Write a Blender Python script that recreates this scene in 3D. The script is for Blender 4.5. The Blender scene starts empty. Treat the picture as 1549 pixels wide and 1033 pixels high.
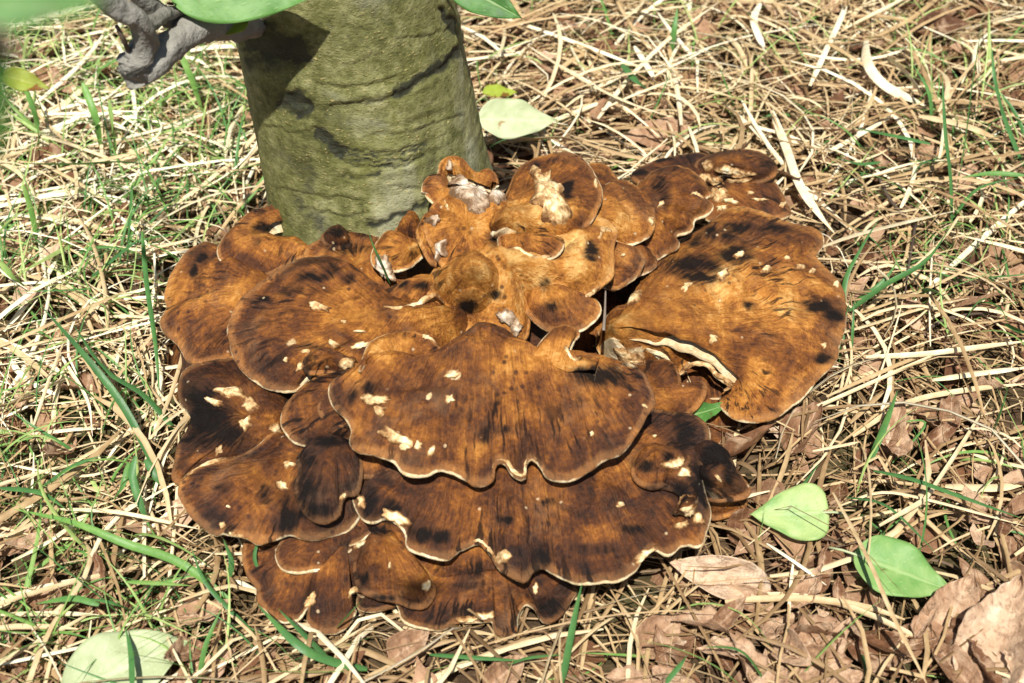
import bpy, math, random
import numpy as np
from mathutils import Vector
from mathutils.bvhtree import BVHTree

random.seed(7)
rng = np.random.default_rng(11)
SC = bpy.context.scene
COL = SC.collection
R = math.radians

# ------------------------------------------------------------------ camera
CAM_H, PITCH, HFOV = 1.00, R(45), R(40)
cd = bpy.data.cameras.new('camera')
cam = bpy.data.objects.new('camera', cd)
COL.objects.link(cam)
cam.location = (0, 0, CAM_H)
cam.rotation_euler = (R(90) - PITCH, 0, 0)
cd.sensor_width = 36
cd.angle = HFOV
cd.clip_start = 0.02
cd.clip_end = 500
cd.dof.use_dof = True
cd.dof.focus_distance = 1.30
cd.dof.aperture_fstop = 6.5
SC.camera = cam

# ------------------------------------------------------------------ sky and sun
SUN_EL, SUN_AZ = 63, 185          # azimuth clockwise from +Y: behind the camera
w = bpy.data.worlds.new('World')
SC.world = w
w.use_nodes = True
wn = w.node_tree
bg = wn.nodes['Background']
sky = wn.nodes.new('ShaderNodeTexSky')
sky.sky_type = 'NISHITA'
sky.sun_disc = False
sky.sun_elevation = R(SUN_EL)
sky.sun_rotation = R(SUN_AZ)
wn.links.new(sky.outputs['Color'], bg.inputs['Color'])
bg.inputs['Strength'].default_value = 0.05
sl = bpy.data.lights.new('sun', 'SUN')
sl.energy = 5.0
sl.angle = R(0.9)
sl.color = (1.0, 0.955, 0.88)
sun = bpy.data.objects.new('sun', sl)
COL.objects.link(sun)
sd = Vector((math.sin(R(SUN_AZ)) * math.cos(R(SUN_EL)), math.cos(R(SUN_AZ)) * math.cos(R(SUN_EL)), math.sin(R(SUN_EL))))
sun.rotation_euler = sd.to_track_quat('Z', 'Y').to_euler()
sun.location = sd * 5
SC.view_settings.view_transform = 'Standard'
SC.view_settings.look = 'None'
SC.view_settings.exposure = 0.63
SC.view_settings.gamma = 1
SC.render.engine = 'CYCLES'

# ------------------------------------------------------------------ geometry helpers
PW, PH = 1549.0, 1033.0
FPX = PW / 2 / math.tan(HFOV / 2)
FWD = np.array([0, math.cos(PITCH), -math.sin(PITCH)])
UPV = np.array([0, math.sin(PITCH), math.cos(PITCH)])
RGT = np.array([1.0, 0, 0])
CAM = np.array([0, 0, CAM_H])


def ray(px, py):
    px = np.asarray(px, float); py = np.asarray(py, float)
    return ((px - PW / 2) / FPX)[..., None] * RGT - ((py - PH / 2) / FPX)[..., None] * UPV + FWD


def U(px, py, z):                    # point at height z seen at a place of the photograph
    d = ray(px, py)
    t = (np.asarray(z, float) - CAM_H) / d[..., 2]
    return CAM + d * t[..., None]


def UY(px, py, Y):                   # point on the vertical plane at distance Y
    d = ray(px, py)
    t = Y / d[..., 1]
    return CAM + d * t[..., None]


def proj(P):
    q = P - CAM
    dz = q @ FWD
    return PW / 2 + FPX * (q @ RGT) / dz, PH / 2 - FPX * (q @ UPV) / dz


def _h(ix, iy, iz, seed):
    n = (ix * 374761393 + iy * 668265263 + iz * 2147483647 + seed * 1274126177) & 0xffffffff
    n = ((n ^ (n >> 13)) * 1274126177) & 0xffffffff
    n = ((n ^ (n >> 16)) * 2246822519) & 0xffffffff
    return ((n ^ (n >> 15)) & 0xffffff) / float(0xffffff)


def vn(x, y=0.0, z=0.0, seed=0):     # value noise in 0..1
    x, y, z = np.broadcast_arrays(np.asarray(x, float), np.asarray(y, float), np.asarray(z, float))
    ix = np.floor(x).astype(np.int64); iy = np.floor(y).astype(np.int64); iz = np.floor(z).astype(np.int64)
    fx, fy, fz = x - ix, y - iy, z - iz
    fx = fx * fx * (3 - 2 * fx); fy = fy * fy * (3 - 2 * fy); fz = fz * fz * (3 - 2 * fz)
    r = 0
    for a in (0, 1):
        for b in (0, 1):
            for c in (0, 1):
                r = r + _h(ix + a, iy + b, iz + c, seed) * (fx if a else 1 - fx) * (fy if b else 1 - fy) * (fz if c else 1 - fz)
    return r


def fbm(x, y=0.0, z=0.0, seed=0, oct=3):
    s = 0; a = 1; t = 0
    x = np.asarray(x, float); y = np.asarray(y, float); z = np.asarray(z, float)
    for k in range(oct):
        s = s + a * vn(x * 2 ** k, y * 2 ** k, z * 2 ** k, seed + k); t += a; a *= .5
    return s / t


def sm(a, b, x):
    t = np.clip((x - a) / (b - a), 0, 1)
    return t * t * (3 - 2 * t)


def mesh(name, V, F4=None, F3=None, uv=None, cols=None, smooth=True):
    """numpy vertices and faces -> mesh; uv and colour layers are per vertex"""
    me = bpy.data.meshes.new(name)
    V = np.asarray(V, np.float32)
    F4 = np.zeros((0, 4), np.int32) if F4 is None else np.asarray(F4, np.int32)
    F3 = np.zeros((0, 3), np.int32) if F3 is None else np.asarray(F3, np.int32)
    me.vertices.add(len(V)); me.vertices.foreach_set('co', V.ravel())
    li = np.concatenate([F4.ravel(), F3.ravel()]).astype(np.int32)
    n4, n3 = len(F4), len(F3)
    me.loops.add(len(li)); me.loops.foreach_set('vertex_index', li)
    me.polygons.add(n4 + n3)
    st = np.concatenate([np.arange(n4) * 4, n4 * 4 + np.arange(n3) * 3]).astype(np.int32)
    me.polygons.foreach_set('loop_start', st)
    me.polygons.foreach_set('loop_total', np.concatenate([np.full(n4, 4), np.full(n3, 3)]).astype(np.int32))
    if smooth:
        me.polygons.foreach_set('use_smooth', np.ones(n4 + n3, bool))
    me.update(calc_edges=True)
    if uv is not None:
        l = me.uv_layers.new(name='st')
        l.data.foreach_set('uv', np.asarray(uv, np.float32)[li].ravel())
    for k, c in (cols or {}).items():
        a = me.color_attributes.new(k, 'FLOAT_COLOR', 'POINT')
        c = np.asarray(c, np.float32)
        if c.shape[1] == 3:
            c = np.concatenate([c, np.ones((len(c), 1), np.float32)], 1)
        a.data.foreach_set('color', c.ravel())
    return me


def obj(name, me, mat=None, parent=None, **tags):
    o = bpy.data.objects.new(name, me)
    COL.objects.link(o)
    if mat is not None and me is not None and not me.materials:
        me.materials.append(mat)
    if parent is not None:
        o.parent = parent
    for k, v in tags.items():
        o[k] = v
    return o


def grid_faces(n, m, off=0, closed=False, flip=False):
    i = np.arange(n if closed else n - 1); j = np.arange(m - 1)
    I, J = np.meshgrid(i, j, indexing='ij')
    I2 = (I + 1) % n
    f = np.stack([I * m + J, I2 * m + J, I2 * m + J + 1, I * m + J + 1], -1).reshape(-1, 4) + off
    return f[:, ::-1] if flip else f


def catmull(P, closed, n):
    P = np.asarray(P, float)
    if len(P) == 1:
        return np.repeat(P, n, 0)
    k = len(P)
    if closed:
        Q = np.concatenate([P[-1:], P, P[:2]]); segs = k
    else:
        Q = np.concatenate([2 * P[:1] - P[1:2], P, 2 * P[-1:] - P[-2:-1]]); segs = k - 1
    t = np.linspace(0, segs, segs * 12 + 1)
    i = np.minimum(t.astype(int), segs - 1); f = (t - i)[:, None]
    p0, p1, p2, p3 = Q[i], Q[i + 1], Q[i + 2], Q[i + 3]
    C = .5 * (2 * p1 + (p2 - p0) * f + (2 * p0 - 5 * p1 + 4 * p2 - p3) * f ** 2 + (3 * p1 - p0 - 3 * p2 + p3) * f ** 3)
    L = np.concatenate([[0], np.cumsum(np.linalg.norm(np.diff(C[:, :2], axis=0), axis=1))])
    s = np.linspace(0, L[-1], n, endpoint=not closed)
    return np.stack([np.interp(s, L, C[:, q]) for q in range(C.shape[1])], 1)


# ------------------------------------------------------------------ material helper
class G:
    def __init__(self, name):
        self.m = bpy.data.materials.new(name); self.m.use_nodes = True
        self.t = self.m.node_tree; self.b = self.t.nodes['Principled BSDF']

    def n(self, typ, **kw):
        nd = self.t.nodes.new('ShaderNode' + typ)
        for k, v in kw.items():
            setattr(nd, k, v)
        return nd

    def put(self, sock, v):
        if hasattr(v, 'is_linked') or isinstance(v, bpy.types.NodeSocket):
            self.t.links.new(v, sock)
        elif v is not None:
            if sock.type == 'RGBA' and len(v) == 3:
                v = (*v, 1)
            sock.default_value = v

    def attr(self, name):
        return self.n('Attribute', attribute_name=name).outputs['Color']

    def sep(self, c):
        s = self.n('SeparateColor'); self.put(s.inputs[0], c)
        return s.outputs[0], s.outputs[1], s.outputs[2]

    def uv(self, sx=1, sy=1, sz=1):
        return self.vmul(self.n('UVMap', uv_map='st').outputs[0], (sx, sy, sz))

    def oc(self, s=(1, 1, 1)):
        return self.vmul(self.n('TexCoord').outputs['Object'], s)

    def vmul(self, a, b):
        v = self.n('VectorMath', operation='MULTIPLY'); self.put(v.inputs[0], a); self.put(v.inputs[1], b)
        return v.outputs[0]

    def noise(self, vec, scale=1, detail=3, rough=.55, dist=0.0):
        x = self.n('TexNoise'); self.put(x.inputs['Vector'], vec)
        x.inputs['Scale'].default_value = scale; x.inputs['Detail'].default_value = detail
        x.inputs['Roughness'].default_value = rough; x.inputs['Distortion'].default_value = dist
        return x.outputs['Fac']

    def math(self, op, a, b=None, c=None, clamp=False):
        x = self.n('Math', operation=op, use_clamp=clamp)
        self.put(x.inputs[0], a)
        if b is not None: self.put(x.inputs[1], b)
        if c is not None: self.put(x.inputs[2], c)
        return x.outputs[0]

    def step(self, v, a, b):
        x = self.n('MapRange', interpolation_type='SMOOTHSTEP')
        self.put(x.inputs['Value'], v); x.inputs['From Min'].default_value = a; x.inputs['From Max'].default_value = b
        return x.outputs[0]

    def ramp(self, v, stops):
        x = self.n('ValToRGB'); self.put(x.inputs[0], v)
        e = x.color_ramp.elements
        while len(e) < len(stops): e.new(.5)
        for q, (p, c) in zip(e, stops):
            q.position = p; q.color = (*c, 1)
        return x.outputs[0]

    def mix(self, f, a, b, mode='MIX'):
        x = self.n('Mix', data_type='RGBA', blend_type=mode)
        self.put(x.inputs[0], f); self.put(x.inputs[6], a); self.put(x.inputs[7], b)
        return x.outputs[2]

    def bump(self, h, strength=.5, dist=.002, normal=None):
        x = self.n('Bump'); self.put(x.inputs['Height'], h)
        x.inputs['Strength'].default_value = strength; x.inputs['Distance'].default_value = dist
        if normal is not None: self.put(x.inputs['Normal'], normal)
        return x.outputs[0]

    def done(self, col, rough=.6, nrm=None, spec=.4, trans=None):
        self.put(self.b.inputs['Base Color'], col)
        self.put(self.b.inputs['Roughness'], rough)
        self.put(self.b.inputs['Specular IOR Level'], spec)
        if nrm is not None: self.put(self.b.inputs['Normal'], nrm)
        if trans is not None:                      # thin leaves let light through
            out = self.t.nodes['Material Output']
            tr = self.n('BsdfTranslucent'); self.put(tr.inputs['Color'], col)
            ms = self.n('MixShader'); ms.inputs[0].default_value = trans
            self.t.links.new(self.b.outputs[0], ms.inputs[1]); self.t.links.new(tr.outputs[0], ms.inputs[2])
            self.t.links.new(ms.outputs[0], out.inputs['Surface'])
        return self.m


def mat_cap():
    g = G('fungus_cap')
    burn, pale, s = g.sep(g.attr('mask'))
    rim, tone, seed = g.sep(g.attr('mask2'))
    uvw = g.n('VectorMath', operation='ADD')
    nv = g.n('TexNoise'); g.put(nv.inputs['Vector'], g.oc()); nv.inputs['Scale'].default_value = 40; nv.inputs['Detail'].default_value = 3
    off = g.vmul(nv.outputs['Color'], (.010, .010, 0))
    g.put(uvw.inputs[0], g.n('UVMap', uv_map='st').outputs[0]); g.put(uvw.inputs[1], off)
    W = uvw.outputs[0]
    fib = g.noise(g.vmul(W, (260, 20, 1)), 1, 4, .6)
    fib2 = g.noise(g.vmul(W, (700, 60, 1)), 1, 3, .6)
    band = g.noise(g.vmul(W, (9, 85, 1)), 1, 2)
    blot = g.noise(g.oc(), 15, 6, .66, .7)
    mid = g.noise(g.oc(), 55, 5, .68, .4)
    fine = g.noise(g.oc(), 290, 4, .75)
    t = g.math('ADD', tone, g.math('MULTIPLY_ADD', fib, .42, -.21))
    t = g.math('ADD', t, g.math('MULTIPLY_ADD', blot, 1.5, -.74))
    t = g.math('ADD', t, g.math('MULTIPLY_ADD', mid, .75, -.37))
    t = g.math('ADD', t, g.math('MULTIPLY_ADD', band, .30, -.15))
    t = g.math('ADD', t, g.math('MULTIPLY_ADD', fine, .46, -.23))
    t = g.math('ADD', t, g.math('MULTIPLY_ADD', fib2, .26, -.13))
    zone = g.math('SUBTRACT', g.step(s, .93, .985), g.math('MULTIPLY', g.step(s, .62, .88), .8))
    t = g.math('MULTIPLY_ADD', zone, .10, t)
    col = g.ramp(t, [(0, (.018, .0058, .002)), (.25, (.074, .022, .0045)), (.48, (.205, .068, .0095)), (.70, (.42, .170, .026)), (1, (.70, .42, .14))])
    # greyish velvety bloom
    grey = g.step(g.noise(g.oc(), 23, 5, .65, .6), .50, .78)
    col = g.mix(g.math('MULTIPLY', grey, .30), col, (.27, .150, .072))
    col = g.mix(g.math('MULTIPLY', g.step(g.math('MULTIPLY_ADD', mid, .10, s), .985, 1.05), .30), col, (.38, .19, .070))
    # black radial stains
    st = g.noise(g.vmul(W, (135, 27, 1)), 1, 3, .55, .2)
    gate = g.step(g.noise(g.oc(), 12, 3), .45, .60)
    st = g.math('MULTIPLY', g.step(st, .53, .61), gate)
    st = g.math('MULTIPLY', st, g.step(s, .28, .60))
    rag = g.math('ADD', g.math('MULTIPLY_ADD', g.noise(g.vmul(W, (150, 22, 1)), 1, 4, .65), 1.5, -.75), g.math('MULTIPLY_ADD', mid, 1.3, -.65))
    bm = g.step(g.math('MULTIPLY_ADD', rag, g.math('MULTIPLY', g.step(burn, .02, .45), .85), burn), .26, .80)
    bk = g.math('MAXIMUM', g.math('MULTIPLY', st, .88), g.math('MULTIPLY', bm, .97))
    col = g.mix(g.math('MULTIPLY', g.step(burn, .04, .5), .45), col, (.045, .016, .006))
    col = g.mix(bk, col, (.0060, .0046, .0042))
    # dark red specks, pale crumbs
    v = g.n('TexVoronoi'); g.put(v.inputs['Vector'], g.oc()); v.inputs['Scale'].default_value = 120
    sp = g.math('MULTIPLY', g.step(v.outputs['Distance'], .34, .14), g.step(g.noise(g.oc(), 20, 3), .50, .66))
    col = g.mix(g.math('MULTIPLY', sp, .8), col, (.020, .005, .003))
    v2 = g.n('TexVoronoi'); g.put(v2.inputs['Vector'], g.oc()); v2.inputs['Scale'].default_value = 105; v2.inputs['Randomness'].default_value = 1
    pick = g.sep(v2.outputs['Color'])[0]
    fl = g.math('MULTIPLY', g.step(g.math('MULTIPLY_ADD', fine, .2, v2.outputs['Distance']), .30, .20), g.step(pick, .90, .92))
    col = g.mix(g.math('MULTIPLY', fl, .75), col, (.52, .38, .22))
    pn = g.step(g.math('ADD', pale, g.math('MULTIPLY_ADD', mid, 1.1, -.55)), .30, .62)
    pn = g.math('MULTIPLY', pn, g.step(pale, .03, .2))
    pcol = g.ramp(g.math('MULTIPLY_ADD', mid, .5, g.math('MULTIPLY', fine, .5)), [(.32, (.33, .17, .06)), (.5, (.60, .43, .22)), (.68, (.80, .69, .46))])
    col = g.mix(pn, col, pcol)
    rimn = g.step(g.math('ADD', rim, g.math('MULTIPLY_ADD', g.noise(g.uv(90, 1, 1), 1, 3), .9, -.45)), .36, .66)
    rcol = g.ramp(g.noise(g.oc(), 120, 3), [(.2, (.50, .31, .13)), (.55, (.74, .60, .36)), (.8, (.88, .80, .58))])
    col = g.mix(rimn, col, g.mix(g.math('MULTIPLY', bm, .8), rcol, (.05, .035, .025)))
    h = g.math('MULTIPLY_ADD', fib, .55, g.math('MULTIPLY_ADD', fib2, .4, g.math('MULTIPLY', fine, .75)))
    h = g.math('MULTIPLY_ADD', mid, 1.0, h)
    rough = g.math('MULTIPLY_ADD', fine, .35, g.math('MULTIPLY_ADD', bk, .10, .42))
    spec = g.math('MULTIPLY_ADD', bk, -.20, .34)
    return g.done(col, rough, g.bump(h, .75, .0045), spec)


def mat_flesh(name, cols, scale=170):
    g = G(name)
    n = g.noise(g.oc(), scale, 5, .65, .3)
    n2 = g.noise(g.oc(), scale * .3, 3)
    s = g.sep(g.attr('mask'))[2]
    t = g.math('ADD', n, g.math('MULTIPLY_ADD', n2, .7, -.35))
    t = g.math('SUBTRACT', t, g.math('MULTIPLY', g.step(s, .45, 1.0), .30))
    col = g.ramp(t, cols)
    return g.done(col, .8, g.bump(n, .8, .003), .2)


def mat_bark():
    g = G('bark')
    dark, wr, moss = g.sep(g.attr('mask'))
    n1 = g.noise(g.oc((1, 1, .55)), 9, 5, .6, .5)
    n2 = g.noise(g.oc(), 75, 6, .70)
    n3 = g.noise(g.oc((1, 1, 1.7)), 260, 3, .7)
    t = g.math('ADD', g.math('MULTIPLY_ADD', n1, .9, .04), g.math('MULTIPLY_ADD', n2, 1.05, -.53))
    col = g.ramp(t, [(.18, (.050, .054, .016)), (.40, (.135, .138, .044)), (.58, (.24, .235, .098)), (.78, (.38, .37, .20))])
    mz = g.step(g.noise(g.oc((1, 1, .5)), 15, 4, .6, .4), .50, .66)
    col = g.mix(g.math('MULTIPLY', mz, .55), col, (.145, .150, .036))
    gz = g.step(g.noise(g.oc((1.2, 1.2, .8)), 7, 5, .6, .8), .50, .68)
    col = g.mix(g.math('MULTIPLY', gz, .60), col, (.36, .36, .26))
    v = g.n('TexVoronoi'); vd = g.n('VectorMath', operation='ADD'); nz = g.n('TexNoise'); nz.inputs['Scale'].default_value = 120; g.put(nz.inputs['Vector'], g.oc()); g.put(vd.inputs[0], g.oc((1, 1, 1.6))); g.put(vd.inputs[1], g.vmul(nz.outputs['Color'], (.012, .012, .012))); g.put(v.inputs['Vector'], vd.outputs[0]); v.inputs['Scale'].default_value = 250
    pk = g.sep(v.outputs['Color'])[0]
    lent = g.math('MULTIPLY', g.step(v.outputs['Distance'], .46, .20), g.math('MULTIPLY', g.step(pk, .60, .95), g.step(g.noise(g.oc(), 30, 3), .36, .58)))
    col = g.mix(g.math('MULTIPLY', lent, .70), col, (.46, .36, .15))
    sm_ = g.step(g.noise(g.oc((1, 1, .7)), 19, 5, .7, .5), .54, .74)
    col = g.mix(g.math('MULTIPLY', sm_, .55), col, (.060, .062, .026))
    dk = g.step(n3, .54, .68)
    col = g.mix(g.math('MULTIPLY', dk, .60), col, (.040, .040, .016))
    dd = g.step(g.math('ADD', dark, g.math('MULTIPLY_ADD', n2, 1.1, -.55)), .22, .80)
    col = g.mix(g.math('MULTIPLY', dd, .88), col, (.018, .021, .017))
    h = g.math('ADD', g.math('MULTIPLY', n2, .7), g.math('ADD', g.math('MULTIPLY', n3, -.5), g.math('MULTIPLY', lent, .35)))
    return g.done(col, .72, g.bump(h, .7, .0030), .28)


def mat_tint(name, stops, rough=.6, spec=.3, trans=None, vein=False, spot=None, bumpd=.0015):
    """strand and leaf material: attribute 'tint' (R) picks the colour, noise breaks it up"""
    g = G(name)
    r, gg, b = g.sep(g.attr('tint'))
    n = g.noise(g.oc(), 90, 4, .6)
    n0 = g.noise(g.oc(), 22, 3, .6)
    t = g.math('ADD', r, g.math('ADD', g.math('MULTIPLY_ADD', n, .36, -.18), g.math('MULTIPLY_ADD', n0, .4, -.2)))
    col = g.ramp(t, stops)
    h = n
    if vein:
        vv = g.step(gg, .35, .9)
        col = g.mix(g.math('MULTIPLY', vv, .5), col, vein)
        h = g.math('MULTIPLY_ADD', vv, .5, n)
    if name == 'dead_leaf':
        cr = g.noise(g.oc(), 150, 5, .7, .8)
        col = g.mix(g.math('MULTIPLY', g.step(cr, .46, .70), .60), col, (.10, .045, .022))
        col = g.mix(g.math('MULTIPLY', g.step(g.noise(g.oc(), 45, 4, .6, .5), .52, .72), .5), col, (.60, .43, .28))
        h = g.math('MULTIPLY_ADD', cr, -1.6, h)
    if spot:
        sp = g.step(g.noise(g.oc(), 55, 3), spot[1], spot[1] + .05)
        col = g.mix(g.math('MULTIPLY', sp, .85), col, spot[0])
    return g.done(col, rough, g.bump(h, .5, bumpd), spec, trans)


M = {}
M['cap'] = mat_cap()
M['flesh'] = mat_flesh('torn_flesh', [(.18, (.10, .04, .012)), (.36, (.34, .19, .075)), (.52, (.62, .45, .23)), (.68, (.80, .69, .45)), (.85, (.88, .82, .62))])
M['mould'] = mat_flesh('mould', [(.22, (.16, .09, .045)), (.42, (.42, .31, .21)), (.58, (.62, .54, .43)), (.80, (.78, .75, .68))], 140)
M['bark'] = mat_bark()
STRAW = [(0, (.09, .052, .024)), (.30, (.27, .168, .078)), (.55, (.49, .345, .175)), (.8, (.73, .60, .37)), (1, (.87, .80, .60))]
M['straw'] = mat_tint('straw', STRAW, .55, .35, .18)
M['grass'] = mat_tint('grass', [(0, (.04, .115, .04)), (.35, (.085, .225, .065)), (.65, (.17, .35, .075)), (1, (.46, .58, .20))], .45, .4, .35)
M['litter'] = mat_tint('dead_leaf', [(0, (.06, .022, .010)), (.3, (.19, .086, .038)), (.58, (.42, .25, .145)), (.85, (.63, .44, .29)), (1, (.76, .60, .44))], .62, .3, .18, vein=(.62, .45, .30), bumpd=.0045)
M['leafgreen'] = mat_tint('green_leaf', [(0, (.03, .10, .02)), (.3, (.09, .24, .045)), (.6, (.19, .37, .10)), (1, (.42, .54, .20))], .52, .4, .32, vein=(.42, .55, .24), spot=((.14, .10, .03), .69))
M['leafpale'] = mat_tint('fading_leaf', [(0, (.16, .20, .07)), (.4, (.34, .40, .20)), (.7, (.46, .52, .30)), (1, (.60, .62, .42))], .5, .35, .25, vein=(.62, .66, .44), spot=((.35, .22, .10), .66))
M['leafyellow'] = mat_tint('yellowing_leaf', [(0, (.20, .14, .02)), (.4, (.30, .36, .04)), (.7, (.40, .50, .06)), (1, (.55, .58, .12))], .5, .35, .35, vein=(.5, .5, .15), spot=((.22, .06, .015), .60))
M['twig'] = mat_tint('twig', [(0, (.03, .02, .014)), (.5, (.10, .07, .05)), (1, (.24, .20, .16))], .7, .25)
M['branch'] = mat_tint('branch_bark', [(0, (.08, .075, .06)), (.5, (.22, .21, .18)), (1, (.36, .35, .31))], .8, .2, bumpd=.010)


def mat_soil():
    g = G('soil')
    n = g.noise(g.oc(), 35, 6, .7, .3); n2 = g.noise(g.oc(), 4, 4)
    n3 = g.noise(g.oc((1, 5, 1)), 60, 4, .7)
    col = g.ramp(g.math('MULTIPLY_ADD', n3, .5, g.math('MULTIPLY', n, .5)), [(.3, (.018, .011, .006)), (.5, (.06, .036, .02)), (.65, (.14, .09, .05)), (.8, (.27, .19, .10))])
    col = g.mix(g.math('MULTIPLY', g.step(n2, .45, .65), .35), col, (.05, .08, .02))
    return g.done(col, .9, g.bump(n, 1, .01), .15)


M['soil'] = mat_soil()

# ------------------------------------------------------------------ ground
def build_ground():
    q = np.concatenate([-np.geomspace(40, 2.2, 14), np.linspace(-2, 2, 121), np.geomspace(2.2, 40, 14)])
    X, Y = np.meshgrid(q, q + 1.3, indexing='ij')
    Z = -.006 + .012 * (fbm(X * 7, Y * 7, seed=3) - .5) + .006 * (fbm(X * 30, Y * 30, seed=4) - .5)
    V = np.stack([X, Y, Z], -1).reshape(-1, 3)
    obj('ground', mesh('ground', V, grid_faces(len(q), len(q))), M['soil'], kind='structure')


build_ground()

# ------------------------------------------------------------------ trunk
T_FRONT = U(560, 352, .115)[1]
T_R0 = .105
T_Y = T_FRONT + T_R0
pa, pb = UY(582, 300, T_Y), UY(521, 0, T_Y)
ra = 166 * ((pa - CAM) @ FWD) / FPX * .985
rb = 170 * ((pb - CAM) @ FWD) / FPX * .985


def trunk_axis(z):
    t = (z - pa[2]) / (pb[2] - pa[2])
    far = np.maximum(z - pb[2], 0)
    x = pa[0] + (pb[0] - pa[0]) * np.minimum(t, 1) + far * (pb[0] - pa[0]) / (pb[2] - pa[2]) * .8
    r = ra + (rb - ra) * np.clip(t, -.5, 1) - far * .012
    r = r + .030 * np.exp(-np.maximum(z, 0) / .05)
    return x, np.full_like(x, T_Y), r


def polyline_dist(px, py, pts):
    d = np.full(px.shape, 1e9)
    for (x0, y0), (x1, y1) in zip(pts[:-1], pts[1:]):
        L = (x1 - x0) ** 2 + (y1 - y0) ** 2 + 1e-9
        t = np.clip(((px - x0) * (x1 - x0) + (py - y0) * (y1 - y0)) / L, 0, 1)
        d = np.minimum(d, np.hypot(px - x0 - t * (x1 - x0), py - y0 - t * (y1 - y0)))
    return d


def build_tree():
    root = obj('tree', None, label='smooth green-grey tree trunk leaning above the brown fungus', category='tree')
    root.location = (float(pa[0]), float(T_Y), 0)
    off = np.array([pa[0], T_Y, 0])
    zs = np.concatenate([np.linspace(-.04, .62, 330), np.linspace(.64, 3.1, 90)])
    n = 420
    th = np.linspace(0, 2 * math.pi, n, endpoint=False) - math.pi / 2
    TH, Z = np.meshgrid(th, zs, indexing='ij')
    ax, ay, r = trunk_axis(Z)
    r = r * (1 + .020 * np.cos(3 * TH + 1.2 + Z * 2) + .014 * np.cos(5 * TH + 4 * Z))
    r = r + .006 * (fbm(np.cos(TH) * 2.2 + 5, np.sin(TH) * 2.2, Z * 7, 8) - .5)
    P = np.stack([ax + r * np.cos(TH), ay + r * np.sin(TH), Z], -1)
    px, py = proj(P.reshape(-1, 3)); px = px.reshape(TH.shape); py = py.reshape(TH.shape)
    front = np.sin(TH) < .35
    wx = px + 18 * (fbm(px / 15, py / 15, seed=31, oct=4) - .5); wy = py + 16 * (fbm(px / 15, py / 15, seed=32, oct=4) - .5)
    dark = np.zeros_like(Z); disp = np.zeros_like(Z)

    def line(pts, wd, dk, dp, ridge=0):
        nonlocal dark, disp
        d = polyline_dist(wx, wy, pts)
        m = np.exp(-(d / (wd * (.7 + .7 * fbm(px / 9, py / 9, seed=33)))) ** 2) * front; dp = dp * .7
        dark = np.maximum(dark, m * dk * (.70 + .95 * fbm(px / 7, py / 5, seed=34))); disp = disp - dp * m
        if ridge:
            d2 = polyline_dist(wx, wy, [(a, b - wd * 1.9) for a, b in pts])
            disp = disp + .45 * ridge * np.exp(-(d2 / (wd * 1.6)) ** 2) * front
    line([(500, 160), (560, 155), (620, 138), (660, 112), (690, 82), (700, 60)], 5, .42, .0022, .0030)
    line([(600, 142), (655, 108), (692, 80)], 9, .95, .0015)
    line([(486, 205), (500, 215), (515, 230)], 10, 1.0, .0030, .002)
    line([(440, 148), (455, 145), (466, 150), (465, 172), (450, 178)], 7, 1.0, .0020, .002)
    line([(425, 155), (460, 165)], 17, .62, .0016)
    for k, yy in enumerate((228, 235, 243, 251)):
        line([(505 + 5 * k, yy - 4), (550, yy + 2), (600, yy + 1), (645, yy - 10)], 2.6, .62, .0018, .0008)
    line([(515, 268), (545, 270), (575, 262)], 5, .55, .0014, .001)
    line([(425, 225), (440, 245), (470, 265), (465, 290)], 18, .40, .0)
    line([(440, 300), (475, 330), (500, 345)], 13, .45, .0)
    line([(560, 340), (600, 326), (640, 310), (660, 300)], 6, .72, .0018, .002)
    for k, (x0, y0, x1, y1) in enumerate([(400, 190, 480, 196), (560, 205, 700, 175), (430, 285, 540, 300), (590, 285, 690, 262), (480, 130, 600, 118), (600, 60, 680, 40), (450, 315, 560, 322)]):
        line([(x0, y0), ((x0 + x1) / 2, (y0 + y1) / 2 + 7), (x1, y1)], 2.4, .38, .0014, .0016)
    line([(445, 158), (458, 160)], 9, .95, .0035, .003)
    line([(520, 100), (545, 92), (566, 83)], 4, .35, .0008, .001)
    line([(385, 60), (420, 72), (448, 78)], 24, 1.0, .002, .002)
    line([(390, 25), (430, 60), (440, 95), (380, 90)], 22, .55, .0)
    line([(668, 15), (690, 45)], 7, .9, .004, .003)
    line([(640, 180), (655, 240), (650, 280)], 16, .32, .0020)
    line([(480, 190), (470, 250), (455, 300)], 14, .25, .0016)
    wrk = (vn(Z * 150 + 2.2 * fbm(TH * 3, Z * 9, seed=71), TH * 1.3, seed=70) - .5) * sm(.35, .75, fbm(TH * 2.5, Z * 8, seed=72))
    r2 = r + disp + wrk * .0014 + .0013 * (fbm(np.cos(TH) * 14, np.sin(TH) * 14, Z * 90, 73, 4) - .5)
    P = np.stack([ax + r2 * np.cos(TH), ay + r2 * np.sin(TH), Z], -1).reshape(-1, 3)
    mask = np.stack([dark, np.zeros_like(dark), np.zeros_like(dark)], -1).reshape(-1, 3)
    obj('trunk', mesh('trunk', P - off, grid_faces(n, len(zs), closed=True), cols={'mask': mask}), M['bark'], root)
    return root, off


TREE, TREE_OFF = build_tree()

# ------------------------------------------------------------------ fungus
FUN = obj('bracket_fungus', None, label='large brown layered bracket fungus spreading round the foot of the tree trunk', category='fungus')
FOFF = U(720, 560, 0.0)
FUN.location = [float(v) for v in FOFF]

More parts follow.
